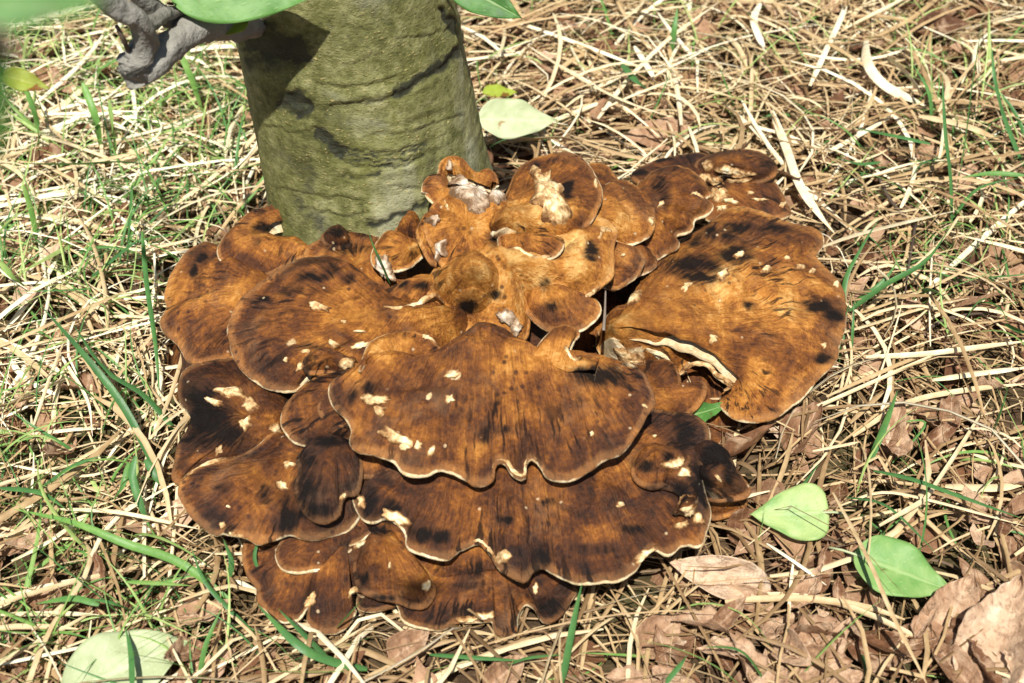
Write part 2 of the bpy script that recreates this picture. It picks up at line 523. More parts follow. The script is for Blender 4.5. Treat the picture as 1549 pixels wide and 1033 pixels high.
# stains in the flesh: centre and radii in photo pixels, strength
BURN = [(255 + 55, 635, 42, 26, 1), (305, 605, 22, 25, 1), (345, 655, 30, 20, .9), (300, 665, 35, 16, .7), (400, 750, 10, 12, .8), (432, 780, 14, 26, 1), (340, 742, 14, 10, .6),
        (905, 568, 34, 13, 1), (880, 566, 18, 10, .9), (560, 590, 16, 12, .8), (735, 655, 10, 12, .8), (760, 648, 14, 7, .7), (560, 760, 14, 25, .9), (590, 775, 14, 18, 1), (575, 800, 20, 8, .8),
        (640, 810, 20, 12, .9), (665, 815, 16, 10, .9), (765, 786, 14, 6, .9), (830, 760, 12, 6, .6), (1060, 730, 16, 30, 1), (1030, 740, 22, 14, 1), (1085, 690, 28, 18, 1), (1105, 715, 12, 20, .8), (1035, 660, 20, 30, .8),
        (975, 705, 16, 10, .7), (960, 800, 30, 8, .7), (900, 830, 40, 8, .6), (820, 840, 18, 16, .8), (1050, 400, 40, 13, .95), (1110, 385, 26, 10, .95), (1060, 420, 26, 9, .9), (1262, 477, 14, 10, 1), (1240, 463, 22, 9, .9), (1248, 540, 13, 7, .9), (1135, 463, 9, 6, .7),
        (1075, 352, 14, 16, .8), (1100, 355, 14, 14, .8), (1055, 365, 12, 12, .7), (1000, 282, 12, 16, .7), (1007, 300, 10, 10, .7), (895, 378, 9, 14, .95), (750, 445, 9, 6, .8), (705, 465, 14, 9, .9), (745, 362, 6, 10, .8), (835, 465, 14, 9, .8), (824, 430, 7, 9, .7),
        (810, 251, 6, 5, .9), (860, 288, 8, 13, 1), (306, 392, 10, 8, 1), (293, 408, 6, 10, .9), (400, 345, 18, 8, .8), (390, 318, 16, 6, .7), (432, 336, 18, 8, .7), (390, 365, 9, 7, .5), (475, 418, 22, 7, .9), (500, 410, 16, 8, .8), (440, 440, 20, 7, .7), (525, 420, 10, 7, .8),
        (395, 455, 14, 6, .8), (465, 525, 26, 6, .6), (520, 375, 30, 10, .8), (510, 350, 12, 10, .9), (468, 740, 22, 30, .85), (480, 770, 26, 14, .9), (470, 700, 24, 12, .7), (500, 605, 20, 8, .5), (530, 600, 10, 12, .8), (495, 668, 40, 7, .9),
        (545, 877, 14, 14, .8), (575, 905, 30, 7, .7), (630, 908, 26, 7, .6), (725, 862, 6, 12, .8), (712, 872, 5, 8, .8), (705, 885, 50, 6, .6), (830, 915, 26, 16, .8), (1010, 690, 10, 10, .7), (640, 432, 10, 7, .9), (614, 433, 9, 8, .8), (1120, 345, 30, 8, .8), (1165, 345, 30, 7, .8), (1180, 350, 30, 6, .6),
        (1100, 262, 16, 12, 1), (1085, 280, 14, 12, .9), (1160, 250, 16, 10, .7), (960, 262, 16, 6, .9), (1000, 240, 20, 5, .9), (1015, 740, 40, 10, .7)]
PALE = [(650, 600, 8, 6, 1), (684, 566, 14, 7, .9), (730, 590, 60, 16, .16), (780, 600, 60, 16, .16), (350, 470, 8, 4, .6), (700, 290, 30, 14, .3), (760, 470, 18, 40, .35), (950, 540, 34, 22, .55), (440, 515, 6, 7, .9), (740, 440, 60, 20, .0)]

CAPS = []          # built caps: dict with object, world vertices, faces, outline


def zspec(z, py):
    if isinstance(z, (tuple, list)):
        a, b = py.min(), py.max()
        return z[0] + (z[1] - z[0]) * (py - a) / max(b - a, 1e-6)
    return np.full_like(py, z)


def cap(inner, outer, zi, zo, bulge=.008, thick=.010, tone=.5, closed=True, ripple=.0016, rim=.0023, seed=0, name='cap', label=None, rimtone=1.0, notch=1.6):
    seed = seed or len(CAPS) + 1
    out_a = np.asarray(outer, float)
    zz = zspec(zo, out_a[:, 1])
    O0 = np.column_stack([out_a[:, :2], zz])
    pts = U(O0[:, 0], O0[:, 1], O0[:, 2])
    per = np.linalg.norm(np.diff(pts, axis=0), axis=1).sum()
    n = int(np.clip(per / .0024, 60, 520))
    O = catmull(O0, closed, n)
    arc = np.arange(n) * per / n
    # scalloped margin
    nz = (fbm(arc / .016, seed=seed * 7, oct=3) - .5) * 2
    if closed:
        wgt = sm(0, .06, np.minimum(arc, per - arc) / per)
        nz = nz * wgt
    tang = np.roll(O, -1, 0) - np.roll(O, 1, 0)
    if not closed:
        tang[0] = tang[1]; tang[-1] = tang[-2]
    nrm = np.column_stack([tang[:, 1], -tang[:, 0]]); nrm /= np.linalg.norm(nrm, axis=1)[:, None] + 1e-9
    O[:, :2] += nrm * (nz * notch)[:, None]
    OW = U(O[:, 0], O[:, 1], O[:, 2])
    I0 = np.asarray(inner, float)
    zii = I0[:, 2] if I0.shape[1] == 3 else zspec(zi, I0[:, 1])
    I0 = I0[:, :2]
    if len(inner) == len(outer):
        I = catmull(np.column_stack([O0, I0, zii]), closed, n)[:, 3:]
    else:
        I = catmull(np.column_stack([I0, zii]), False, n)
    IW = U(I[:, 0], I[:, 1], I[:, 2])
    L = np.linalg.norm(OW - IW, axis=1)
    Lm = np.percentile(L, 85)
    m = int(np.clip(Lm / .0026, 14, 110))
    s = np.linspace(0, 1, m) ** .92
    S = s[None, :]
    P = IW[:, None, :] * (1 - S[..., None]) + OW[:, None, :] * S[..., None]
    hub = np.minimum(1, S * 3) if 1 < len(inner) != len(outer) else np.ones_like(S)
    A = arc[:, None] + 0 * S
    bl = bulge * 1.25 * (1 - .85 * np.clip(np.linalg.norm(IW - IW[0], axis=1) / .09, 0, 1))[:, None] if len(inner) == len(outer) else bulge * 1.25
    dz = bl * (1 - S ** 3.6) * hub
    und = (fbm(P[..., 0] * 26, P[..., 1] * 22, seed=seed + 50) - .5) * .020 * (1 - S ** 5) + (fbm(P[..., 0] * 85, P[..., 1] * 85, seed=seed + 51) - .5) * .0045 * (1 - S ** 8)
    wave = (fbm(A / .030, S * 1.5, seed=seed + 90) - .5) * 2 * ripple * 3.4 * S ** 2 * (1 - .6 * S ** 6)
    if closed:
        wave = wave * wgt[:, None]
    fold = (fbm(A / .055, S * 1.2, seed=seed + 91, oct=2) - .5) * 2 * .0075 * min(1, Lm / .09) * S ** 1.4 * (1 - .6 * S ** 8)
    wave = wave + (fold * wgt[:, None] if closed else fold)
    ringn = S * Lm / .011 + 1.5 * fbm(A / .05, seed=seed + 5)
    zone = (vn(ringn, seed=seed + 6) - .5) * .0022 * sm(.1, .4, S) * (1 - S ** 6)
    fibre = (vn(A / .0034, S * Lm / .03, seed=seed + 7) - .5) * .0011 * sm(.2, .5, S)
    if closed:
        fibre = fibre * wgt[:, None]
    top = P.copy(); top[..., 2] += dz + und + wave + zone + fibre
    th = rim * 2 + thick * (1 - S ** 2)
    bot = P.copy(); bot[..., 2] = top[..., 2] - th
    bot[:, :, 2] = np.maximum(bot[:, :, 2], .001)
    # rounded margin
    rad = OW - IW; rad[:, 2] = 0; rad /= np.linalg.norm(rad, axis=1)[:, None] + 1e-9
    nO = np.zeros_like(OW); tg = np.roll(OW, -1, 0) - np.roll(OW, 1, 0)
    if not closed:
        tg[0] = tg[1]; tg[-1] = tg[-2]
    nO[:, 0], nO[:, 1] = tg[:, 1], -tg[:, 0]; nO /= np.linalg.norm(nO, axis=1)[:, None] + 1e-9
    sg = np.sign((nO * rad).sum(1)); sg[sg == 0] = 1
    flip = np.median(sg)
    nO = nO * flip
    rv = rim * (.75 + .6 * fbm(arc / .02, seed=seed + 77))
    k = 5
    ph = np.linspace(0, math.pi, k + 2)[1:-1]
    ring = []
    for p in ph:
        q = top[:, -1, :] + nO * (rv * math.sin(p))[:, None]
        q[:, 2] = top[:, -1, 2] - rim * (1 - math.cos(p))
        ring.append(q)
    ring = np.stack(ring, 1)
    full = np.concatenate([top, ring, bot[:, ::-1, :]], 1)      # profile from hub over the margin and back underneath
    mm = full.shape[1]
    V = full.reshape(-1, 3)
    F = grid_faces(n, mm, closed=closed, flip=(flip > 0))
    if not closed:
        e = []
        for row in (0, n - 1):
            for j in range(mm // 2):
                a, b = row * mm + j, row * mm + j + 1
                c, d = row * mm + mm - 1 - j, row * mm + mm - 2 - j
                if b != d: e.append((a, b, d, c))
        F = np.concatenate([F, np.array(e)])
    # attributes
    sfull = np.concatenate([np.broadcast_to(S, (n, m)), np.ones((n, k)), np.broadcast_to(S[:, ::-1], (n, m))], 1)
    afull = np.broadcast_to(arc[:, None], (n, mm))
    under = np.concatenate([np.zeros(m), np.linspace(.36, 1.05, k), np.ones(m)])[None, :] + np.zeros((n, 1))
    under[:, :m] = (.12 * sm(.93, 1, S))
    rimv = np.clip(.5 + 2.2 * (fbm(arc / .035, seed=seed + 13) - .5), 0, 1)[:, None]
    under = np.clip(under * rimtone * (.56 + .74 * rimv), 0, 1)
    qx, qy = proj(V)
    qx = qx + 7 * (fbm(qx / 16, qy / 16, seed=5) - .5) * 2; qy = qy + 5 * (fbm(qx / 16, qy / 16, seed=6) - .5) * 2
    bn = np.zeros(len(V)); pl = np.zeros(len(V))
    for (x, y, rx, ry, st) in BURN:
        bn = np.maximum(bn, st * np.exp(-(((qx - x) / rx) ** 2 + ((qy - y) / ry) ** 2) * .55))
    for (x, y, rx, ry, st) in PALE:
        pl = np.maximum(pl, st * np.exp(-(((qx - x) / rx) ** 2 + ((qy - y) / ry) ** 2)))
    sf = sfull.reshape(-1)
    tn = tone + .13 * (1 - sf) - .085
    mask = np.column_stack([bn, pl, sf])
    mask2 = np.column_stack([under.reshape(-1), tn, np.full(len(V), seed / 60)])
    uv = np.column_stack([afull.reshape(-1) + seed * .37, sf * Lm + seed * .21])
    me = mesh(name, V - FOFF, F, uv=uv, cols={'mask': mask, 'mask2': mask2})
    o = obj(name, me, M['cap'], FUN)
    if label: o['label'] = label
    CAPS.append(dict(o=o, V=V, F=F, top=top, n=n, m=m))
    return o


def hub_fan(hub, outer, zi, zo, sp=0.0, hy=None, slope=0.0, **kw):
    """fan grown from a point, or (sp > 0) from a line of attachment through it"""
    if not sp:
        return cap([hub], outer, zi, zo, **kw)
    inner = []
    for (x, y) in outer:
        u = sp * (x - hub[0])
        inner.append((hub[0] + u, (hy or hub[1]) + slope * u, zi - .00045 * abs(u) * .12))
    return cap(inner, outer, zi, zo, **kw)


# lowest tier, on the litter
hub_fan((517, 827), [(560, 815), (500, 800), (430, 800), (385, 808), (374, 816), (370, 842), (377, 868), (392, 886), (392, 904), (410, 927), (429, 938), (450, 934), (466, 908), (474, 906), (469, 941), (499, 954), (521, 945), (536, 922), (524, 912), (528, 897), (539, 890), (551, 897), (575, 890), (600, 850)], .050, (.040, .016), sp=.45, bulge=.006, tone=0.33)
hub_fan((740, 872), [(760, 862), (680, 872), (620, 885), (600, 905), (605, 918), (613, 938), (638, 947), (668, 949), (690, 938), (719, 938), (745, 936), (750, 954), (765, 961), (778, 957), (780, 930), (793, 910), (809, 918), (824, 938), (844, 930), (861, 907), (867, 887), (830, 865)], .044, (.036, .012), sp=.6, bulge=.004, tone=0.3)
hub_fan((570, 895), [(560, 885), (545, 900), (543, 917), (558, 923), (580, 920), (600, 910), (605, 895)], .030, .016, bulge=.003, tone=.40)
hub_fan((719, 830), [(740, 810), (660, 815), (612, 825), (616, 840), (638, 857), (664, 879), (705, 890), (749, 886), (775, 873), (790, 850)], .055, (.048, .032), sp=.6, bulge=0.008, tone=0.33, rimtone=0.33)
hub_fan((583, 822), [(600, 810), (565, 812), (550, 820), (538, 850), (541, 879), (558, 897), (598, 905), (631, 916), (649, 908), (655, 890), (646, 864), (620, 835)], .062, (.056, .034), bulge=0.011, tone=0.42, rimtone=0.42)
hub_fan((500, 800), [(520, 790), (450, 800), (420, 830), (424, 852), (440, 861), (466, 861), (491, 858), (510, 843), (535, 828), (556, 817), (555, 800)], .058, (.060, .046), bulge=.004, tone=0.3)
# left lower tier
hub_fan((420, 640), [(440, 600), (400, 545), (355, 545), (323, 546), (288, 552), (274, 570), (272, 598), (282, 615), (292, 628), (286, 644), (271, 669), (267, 697), (263, 719), (270, 730), (283, 720), (320, 710), (400, 690), (440, 660)], .084, (.070, .054), sp=.3, bulge=0.008, tone=0.36, label='left cap charred black in the middle')
hub_fan((500, 690), [(520, 670), (428, 653), (390, 674), (357, 690), (317, 701), (290, 715), (274, 732), (276, 757), (296, 783), (322, 805), (336, 803), (348, 806), (374, 811), (392, 821), (425, 810), (440, 806), (480, 812), (540, 780)], .088, (.080, .062), sp=.35, slope=-.15, bulge=0.01, tone=0.35)
hub_fan((524, 750), [(540, 735), (490, 745), (462, 770), (461, 786), (468, 801), (495, 816), (524, 822), (550, 812), (562, 795)], .068, (.066, .056), bulge=.004, tone=.50)
# broad second tier under the middle cap
hub_fan((770, 640), [(760, 600), (640, 630), (560, 680), (541, 715), (537, 750), (546, 776), (560, 788), (590, 780), (612, 795), (618, 808), (620, 824), (646, 835), (672, 842), (686, 836), (697, 827), (723, 817), (738, 827), (760, 857), (786, 873), (795, 874), (805, 860), (824, 854), (848, 868), (882, 880), (913, 876), (937, 874), (960, 860), (967, 844), (987, 828), (1010, 837), (1026, 825), (1040, 822), (1058, 824), (1068, 798), (1071, 767), (1058, 725), (1060, 690), (1070, 660), (1054, 634), (1014, 624), (960, 610), (880, 590)], .104, (.092, .068), sp=.62, hy=690, bulge=0.01, thick=.014, tone=0.32)
hub_fan((585, 790), [(600, 775), (555, 780), (548, 792), (558, 806), (583, 825), (606, 832), (622, 829), (625, 805)], .066, .058, bulge=.003, tone=.40, rimtone=.3)
hub_fan((509, 680), [(530, 668), (480, 668), (452, 690), (455, 715), (450, 743), (459, 765), (475, 780), (493, 785), (510, 775), (514, 756), (524, 745), (540, 740), (545, 700)], .106, (.104, .086), bulge=0.011, tone=0.26, rimtone=0.26)
hub_fan((565, 690), [(590, 675), (535, 676), (528, 690), (533, 706), (546, 718), (580, 714), (600, 700)], .100, .092, bulge=.003, tone=.40, rimtone=.5)
# dark crumpled lobes at the right of the second tier
hub_fan((1060, 735), [(1050, 700), (1062, 697), (1085, 693), (1103, 697), (1121, 721), (1132, 742), (1115, 750), (1088, 754), (1064, 751), (1048, 745)], .076, (.072, .056), bulge=0.009, tone=.34, rimtone=.3)
hub_fan((1070, 755), [(1060, 745), (1072, 779), (1100, 778), (1122, 768), (1126, 752), (1100, 745)], .045, .026, bulge=.004, tone=.42, rimtone=.2)
hub_fan((1055, 690), [(1035, 675), (1060, 668), (1080, 672), (1097, 682), (1110, 708), (1085, 712), (1060, 712), (1045, 705)], .086, .078, bulge=.008, tone=.22, rimtone=.1)
hub_fan((990, 690), [(980, 675), (960, 700), (962, 722), (985, 735), (1010, 728), (1035, 705), (1040, 690), (1015, 680)], .110, (.104, .094), bulge=0.008, tone=.45, rimtone=.3)
cap([(1010, 722), (1030, 715), (1052, 726), (1058, 745), (1050, 765)], [(1000, 735), (1012, 738), (1022, 742), (1030, 752), (1022, 775)], .100, .092, bulge=.008, tone=.36, closed=False, rimtone=.6)
# back right, low
hub_fan((1090, 290), [(1060, 270), (1110, 262), (1150, 264), (1173, 279), (1186, 302), (1192, 324), (1160, 335), (1100, 340), (1060, 320)], .055, .045, bulge=.005, tone=.40)
hub_fan((1050, 290), [(1040, 300), (990, 285), (957, 268), (980, 250), (1006, 238), (1030, 236), (1060, 232), (1085, 245), (1075, 280)], .058, .050, bulge=.003, tone=.24, rimtone=.1)
hub_fan((1105, 270), [(1080, 275), (1056, 260), (1056, 245), (1074, 234), (1108, 225), (1145, 228), (1167, 243), (1174, 257), (1165, 268), (1135, 276)], .070, (.062, .060), bulge=.010, tone=.32, rimtone=.4)
# large right fan and the lobe below its notch
hub_fan((960, 600), [(930, 560), (990, 545), (1020, 552), (1032, 592), (1062, 578), (1066, 592), (1050, 616), (1022, 629), (990, 632), (940, 640)], .078, (.068, .060), bulge=.006, tone=.46, rimtone=.1)
fo = [(905, 520), (914, 490), (930, 470), (955, 458), (975, 430), (990, 400), (1025, 370), (1072, 338), (1100, 317), (1118, 313), (1154, 321), (1195, 336), (1229, 343), (1243, 357), (1240, 374), (1232, 390), (1253, 411), (1272, 435), (1278, 457), (1276, 485), (1267, 524), (1260, 546), (1238, 571), (1213, 599), (1182, 621), (1157, 632), (1133, 635), (1108, 628), (1093, 613), (1092, 597), (1100, 590), (1107, 582), (1097, 570), (1085, 562), (1072, 547), (1052, 543), (1036, 550), (1026, 562), (1012, 554), (985, 556), (960, 560), (925, 548)]
fh = [(925, 512, .098)] * 21 + [(930, 511, .098), (945, 508, .097), (975, 503, .094), (1020, 498, .090), (1065, 500, .086), (1105, 515, .078), (1122, 535, .070), (1128, 552, .064), (1129, 560, .062), (1128, 556, .062), (1124, 545, .064), (1108, 530, .070), (1085, 515, .076), (1055, 505, .083), (1025, 502, .088), (995, 505, .092), (970, 508, .094), (950, 510, .096), (935, 511, .097), (928, 512, .098), (925, 512, .098)]
cap(fh, fo, .098, (.074, .048), bulge=.012, thick=.012, tone=.60)
# left back tier
hub_fan((415, 440), [(440, 420), (390, 395), (345, 378), (323, 372), (307, 370), (283, 383), (261, 414), (250, 442), (253, 463), (246, 485), (252, 504), (270, 517), (278, 530), (289, 545), (317, 543), (342, 541), (358, 548), (400, 540), (430, 490)], .098, (.080, .062), bulge=.007, tone=.54)
cap([(463, 336), (436, 334), (412, 338), (400, 348), (418, 356), (446, 356), (472, 372)], [(463, 320), (452, 311), (428, 307), (379, 320), (348, 348), (331, 378), (341, 398), (379, 412), (403, 412), (428, 400), (466, 386)], (.105, .108), (.112, .100), bulge=.007, tone=.52, closed=False)
# stem and lobes at the foot of the trunk
hub_fan((540, 400), [(600, 380), (560, 352), (520, 350), (490, 358), (466, 372), (462, 388), (480, 398), (510, 402), (535, 412), (545, 430), (570, 445), (610, 430)], .118, (.118, .108), bulge=.004, tone=.52, rimtone=.2)
hub_fan((510, 360), [(520, 372), (495, 368), (488, 355), (500, 345), (514, 342), (526, 352), (530, 366)], .128, .120, bulge=.008, tone=.36, rimtone=.1)
# left big fan
hub_fan((650, 482), [(700, 480), (640, 462), (580, 448), (545, 415), (500, 390), (459, 393), (416, 413), (385, 432), (360, 457), (349, 488), (349, 514), (360, 548), (385, 573), (416, 587), (444, 588), (466, 572), (500, 568), (580, 570), (680, 540), (720, 500)], .144, (.130, .098), sp=.35, bulge=0.012, thick=.012, tone=0.43)
# wing lobes left of the middle cap
hub_fan((580, 620), [(620, 600), (545, 560), (500, 566), (472, 577), (447, 595), (431, 616), (428, 638), (441, 660), (459, 670), (493, 674), (535, 664), (600, 650)], .118, (.120, .096), bulge=0.009, tone=0.36)
hub_fan((540, 605), [(560, 590), (520, 588), (492, 600), (482, 614), (493, 632), (518, 641), (540, 632), (560, 615)], .128, (.128, .116), bulge=.006, tone=.46, rimtone=.4)
# core
hub_fan((770, 400), [(720, 325), (690, 345), (676, 385), (660, 405), (650, 430), (650, 450), (664, 462), (690, 485), (740, 512), (775, 520), (795, 505), (800, 475), (806, 455), (845, 458), (880, 448), (913, 430), (925, 411), (926, 375), (930, 345), (890, 320), (800, 310)], .176, (.165, .120), bulge=.006, thick=.03, tone=.74, rimtone=.35, ripple=.004, name='core_lobe')
hub_fan((715, 425), [(690, 385), (672, 398), (656, 415), (655, 435), (668, 455), (690, 475), (730, 485), (770, 470), (785, 440), (780, 405), (750, 382), (715, 375)], .184, (.160, .126), bulge=.010, thick=.02, tone=.74, rimtone=0, name='core_lobe')
# small lips on the left of the core
hub_fan((650, 430), [(660, 420), (620, 420), (603, 434), (580, 438), (566, 439), (570, 455), (580, 463), (606, 467), (631, 461), (648, 449), (662, 447), (676, 462), (682, 440)], .140, (.136, .128), bulge=.006, tone=.52)
hub_fan((622, 385), [(640, 380), (630, 365), (612, 356), (589, 350), (574, 362), (565, 388), (572, 402), (595, 405), (616, 400), (632, 390)], .142, (.146, .132), bulge=.007, tone=.60)
# neck and ears against the bark
hub_fan((708, 345), [(735, 300), (700, 290), (665, 300), (648, 325), (645, 350), (660, 378), (672, 398), (700, 402), (760, 380), (775, 340), (765, 305)], .184, (.186, .160), bulge=.006, thick=.03, tone=.66, rimtone=.2, ripple=.004, name='core_lobe')
hub_fan((650, 345), [(665, 335), (650, 322), (638, 335), (632, 352), (640, 372), (655, 396), (672, 392), (676, 360)], .170, (.176, .150), bulge=.007, tone=.62, rimtone=.2)
hub_fan((625, 345), [(640, 350), (632, 332), (618, 330), (604, 342), (600, 352), (615, 362), (636, 362)], .150, .140, bulge=.008, tone=.5, rimtone=.3)
cap([(690, 290), (682, 276), (676, 262), (690, 262), (706, 272), (722, 283), (742, 284)], [(640, 290), (642, 274), (652, 263), (664, 262), (668, 244), (680, 237), (694, 238), (709, 250), (721, 262), (736, 254), (748, 262), (751, 278)], .182, (.196, .186), bulge=.004, tone=.52, closed=False, ripple=.003)
hub_fan((690, 300), [(700, 290), (672, 285), (650, 285), (643, 280), (648, 297), (662, 309), (680, 326), (697, 318)], .182, (.186, .176), bulge=.005, tone=.56)
# right of core, small lobes
hub_fan((905, 300), [(890, 290), (880, 262), (893, 247), (915, 249), (925, 262), (936, 280), (920, 300)], .130, .120, bulge=.004, tone=.46)
hub_fan((952, 330), [(940, 340), (960, 290), (973, 270), (996, 256), (1021, 250), (1046, 259), (1064, 277), (1073, 293), (1066, 302), (1077, 312), (1070, 323), (1049, 334), (1043, 349), (1020, 357), (1024, 369), (1006, 380), (985, 389), (976, 372), (960, 370)], .125, (.106, .098), bulge=.008, tone=.50)
hub_fan((940, 385), [(930, 390), (950, 370), (972, 362), (985, 380), (992, 398), (970, 411), (945, 412)], .116, .106, bulge=.004, tone=.52)
hub_fan((915, 385), [(905, 395), (918, 366), (938, 368), (960, 374), (971, 390), (968, 402), (962, 415), (945, 416), (920, 410)], .132, (.130, .118), bulge=.006, tone=.55)
hub_fan((905, 408), [(895, 415), (920, 402), (950, 408), (962, 415), (950, 425), (932, 434), (913, 430), (898, 425)], .132, .120, bulge=.005, tone=.54)
hub_fan((885, 335), [(870, 345), (890, 300), (906, 289), (928, 276), (950, 277), (975, 293), (989, 318), (987, 343), (972, 358), (947, 365), (929, 359), (922, 349), (911, 346), (905, 358), (902, 372), (885, 372)], .150, (.134, .128), bulge=.009, tone=.62)
hub_fan((826, 446), [(815, 440), (798, 450), (797, 466), (808, 482), (829, 496), (854, 500), (876, 497), (894, 485), (905, 469), (901, 456), (888, 451), (860, 440)], .144, (.140, .128), bulge=.008, tone=.54)
hub_fan((755, 352), [(735, 352), (760, 310), (777, 271), (789, 253), (814, 239), (845, 231), (870, 234), (891, 250), (905, 277), (908, 296), (901, 318), (888, 339), (870, 355), (846, 364), (800, 372), (760, 372)], .190, (.176, .164), sp=.25, slope=-.6, bulge=.008, tone=.60)
hub_fan((780, 358), [(765, 355), (840, 358), (850, 368), (838, 384), (817, 390), (795, 384), (783, 377), (765, 379), (758, 368)], .186, (.184, .172), bulge=.005, tone=.52)
# middle cap on top
hub_fan((735, 512), [(722, 496), (690, 520), (640, 545), (603, 547), (560, 556), (520, 566), (500, 580), (505, 605), (526, 628), (533, 645), (532, 665), (544, 678), (570, 684), (596, 695), (616, 713), (644, 714), (660, 707), (674, 707), (702, 718), (722, 729), (743, 722), (745, 704), (754, 694), (769, 699), (776, 713), (791, 721), (794, 699), (804, 689), (818, 698), (832, 716), (856, 722), (880, 713), (911, 692), (938, 682), (962, 651), (976, 624), (986, 610), (984, 586), (969, 562), (941, 548), (914, 551), (876, 560), (828, 545), (787, 522), (755, 498)], .160, (.158, .118), sp=.62, hy=540, bulge=0.014, thick=.014, tone=0.46)
cap([(800, 545), (835, 552), (860, 560), (900, 560)], [(806, 536), (828, 508), (845, 495), (863, 492), (874, 503), (862, 515), (856, 530), (868, 546), (884, 534), (907, 540)], .162, (.172, .156), bulge=.006, tone=.55, closed=False)
cap([(565, 545), (600, 545), (640, 540)], [(545, 560), (560, 522), (590, 506), (625, 503), (648, 512), (666, 528)], .152, (.160, .156), bulge=.004, tone=.55, closed=False)
hub_fan((500, 545), [(520, 538), (490, 530), (468, 537), (461, 550), (467, 562), (490, 560), (525, 563), (540, 552)], .130, (.128, .118), bulge=.005, tone=.42, rimtone=.4)

# ---- occupancy map of the fungus: lowest underside over each spot
GX0, GY0, GS, GN = -1.0, .3, .005, 440
low = np.full((GN, GN), 9.0)
for c in CAPS:
    i = ((c['V'][:, 0] - GX0) / GS).astype(int); j = ((c['V'][:, 1] - GY0) / GS).astype(int)
    ok = (i >= 0) & (i < GN) & (j >= 0) & (j < GN)
    np.minimum.at(low, (i[ok], j[ok]), c['V'][ok, 2])
for _ in range(2):
    p = np.pad(low, 1, constant_values=9.0)
    nb = np.minimum.reduce([p[:-2, 1:-1], p[2:, 1:-1], p[1:-1, :-2], p[1:-1, 2:]])
    low = np.where(low > 8, nb, np.minimum(low, np.where(nb < 8, nb, low)))


def roof(x, y):                      # free height above the ground at a spot
    i = np.clip(((x - GX0) / GS).astype(int), 0, GN - 1); j = np.clip(((y - GY0) / GS).astype(int), 0, GN - 1)
    return low[i, j]


def build_stem():                    # the tough mass that carries the caps
    n = 150
    c = U(720, 520, .03)
    x = np.linspace(c[0] - .36, c[0] + .36, n); y = np.linspace(c[1] - .22, c[1] + .26, n)
    X, Y = np.meshgrid(x, y, indexing='ij')
    rr = np.minimum(roof(X.ravel(), Y.ravel()), .3).reshape(X.shape)
    q = rr.copy()
    for _ in range(6):
        p = np.pad(q, 1, mode='edge')
        q = np.minimum(q, np.minimum.reduce([p[:-2, 1:-1], p[2:, 1:-1], p[1:-1, :-2], p[1:-1, 2:]]))
    q = np.where(rr > .25, 0, q)
    e = ((X - c[0]) / .33) ** 2 + ((Y - c[1]) / .20) ** 2
    Z = np.clip(q - .004, -.02, .10) * sm(1.0, .55, e) - .02 * sm(.7, 1, e)
    Z = Z - .004 * fbm(X * 60, Y * 60, seed=9)
    V = np.stack([X, Y, Z], -1).reshape(-1, 3)
    k = len(V)
    me = mesh('stem', V - FOFF, grid_faces(n, n), uv=V[:, :2] * 1.0, cols={'mask': np.column_stack([np.full(k, .25), np.zeros(k), np.full(k, .5)]), 'mask2': np.column_stack([np.zeros(k), np.full(k, .30), np.zeros(k)])})
    obj('stem', me, M['cap'], FUN)


build_stem()

# ---- torn flesh, mould and curled lips, set on the cap surfaces
allV = np.concatenate([c['V'] for c in CAPS]); allF = []; own = []
o_ = 0
for k, c in enumerate(CAPS):
    allF.append(c['F'] + o_); own.append(np.full(len(c['F']), k)); o_ += len(c['V'])
allF = np.concatenate(allF); own = np.concatenate(own)
BV = BVHTree.FromPolygons(allV.tolist(), allF.tolist())
camv = Vector(CAM)


def surf(px, py):
    d = Vector(ray(px, py)).normalized()
    h, nn, i, _ = BV.ray_cast(camv, d)
    if h is None: return None
    if nn.dot(d) > 0: nn = -nn
    return np.array(h), np.array(nn), int(own[i])


def lump(name, outline, mat, height=.005, seed=1, n=48, m=9, rough=.004):
    """ragged raised patch over the area given by an outline"""
    O = catmull(np.column_stack([np.asarray(outline, float)]), True, n)
    c = O.mean(0)
    ctr = surf(*c)
    if ctr is None: return
    th = np.linspace(0, 6.283, n, endpoint=False)
    O = c + (O - c) * (1 + (.16 if n > 60 else .42) * (fbm(np.arange(n) / 3.2, seed=seed, oct=3) - .5) * 2)[:, None]
    s = np.linspace(0, 1, m)
    P = np.zeros((n, m, 3)); nv = ctr[1]
    for i in range(n):
        last = ctr
        for j in range(m):
            q = c + (O[i] - c) * s[j]
            h = surf(*q)
            if h is None or np.linalg.norm(h[0] - ctr[0]) > .08: h = (last[0], last[1], 0)
            if abs(h[0][2] - last[0][2]) > .010: h = (np.array([*(U(q[0], q[1], last[0][2])[:2]), last[0][2]]), last[1], 0)
            P[i, j] = h[0]; last = h
    S = s[None, :]
    hh = height * (1 - S ** 4) * (.55 + .9 * fbm(P[..., 0] * 110, P[..., 1] * 110, P[..., 2] * 110, seed=seed + 3)) + rough * (fbm(P[..., 0] * 260, P[..., 1] * 260, P[..., 2] * 260, seed=seed + 4) - .5) * (1 - S ** 6) - .0012 * S ** 4
    hh[:, 0] = hh[:, 0].mean()
    V = (P + nv * hh[..., None]).reshape(-1, 3)
    k = len(V)
    me = mesh(name, np.zeros((0, 3)) if False else V - FOFF, grid_faces(n, m, closed=True, flip=True), cols={'mask': np.column_stack([np.zeros(k), np.zeros(k), np.broadcast_to(S, (n, m)).reshape(-1)])})
    obj(name, me, M[mat], CAPS[ctr[2]]['o'])


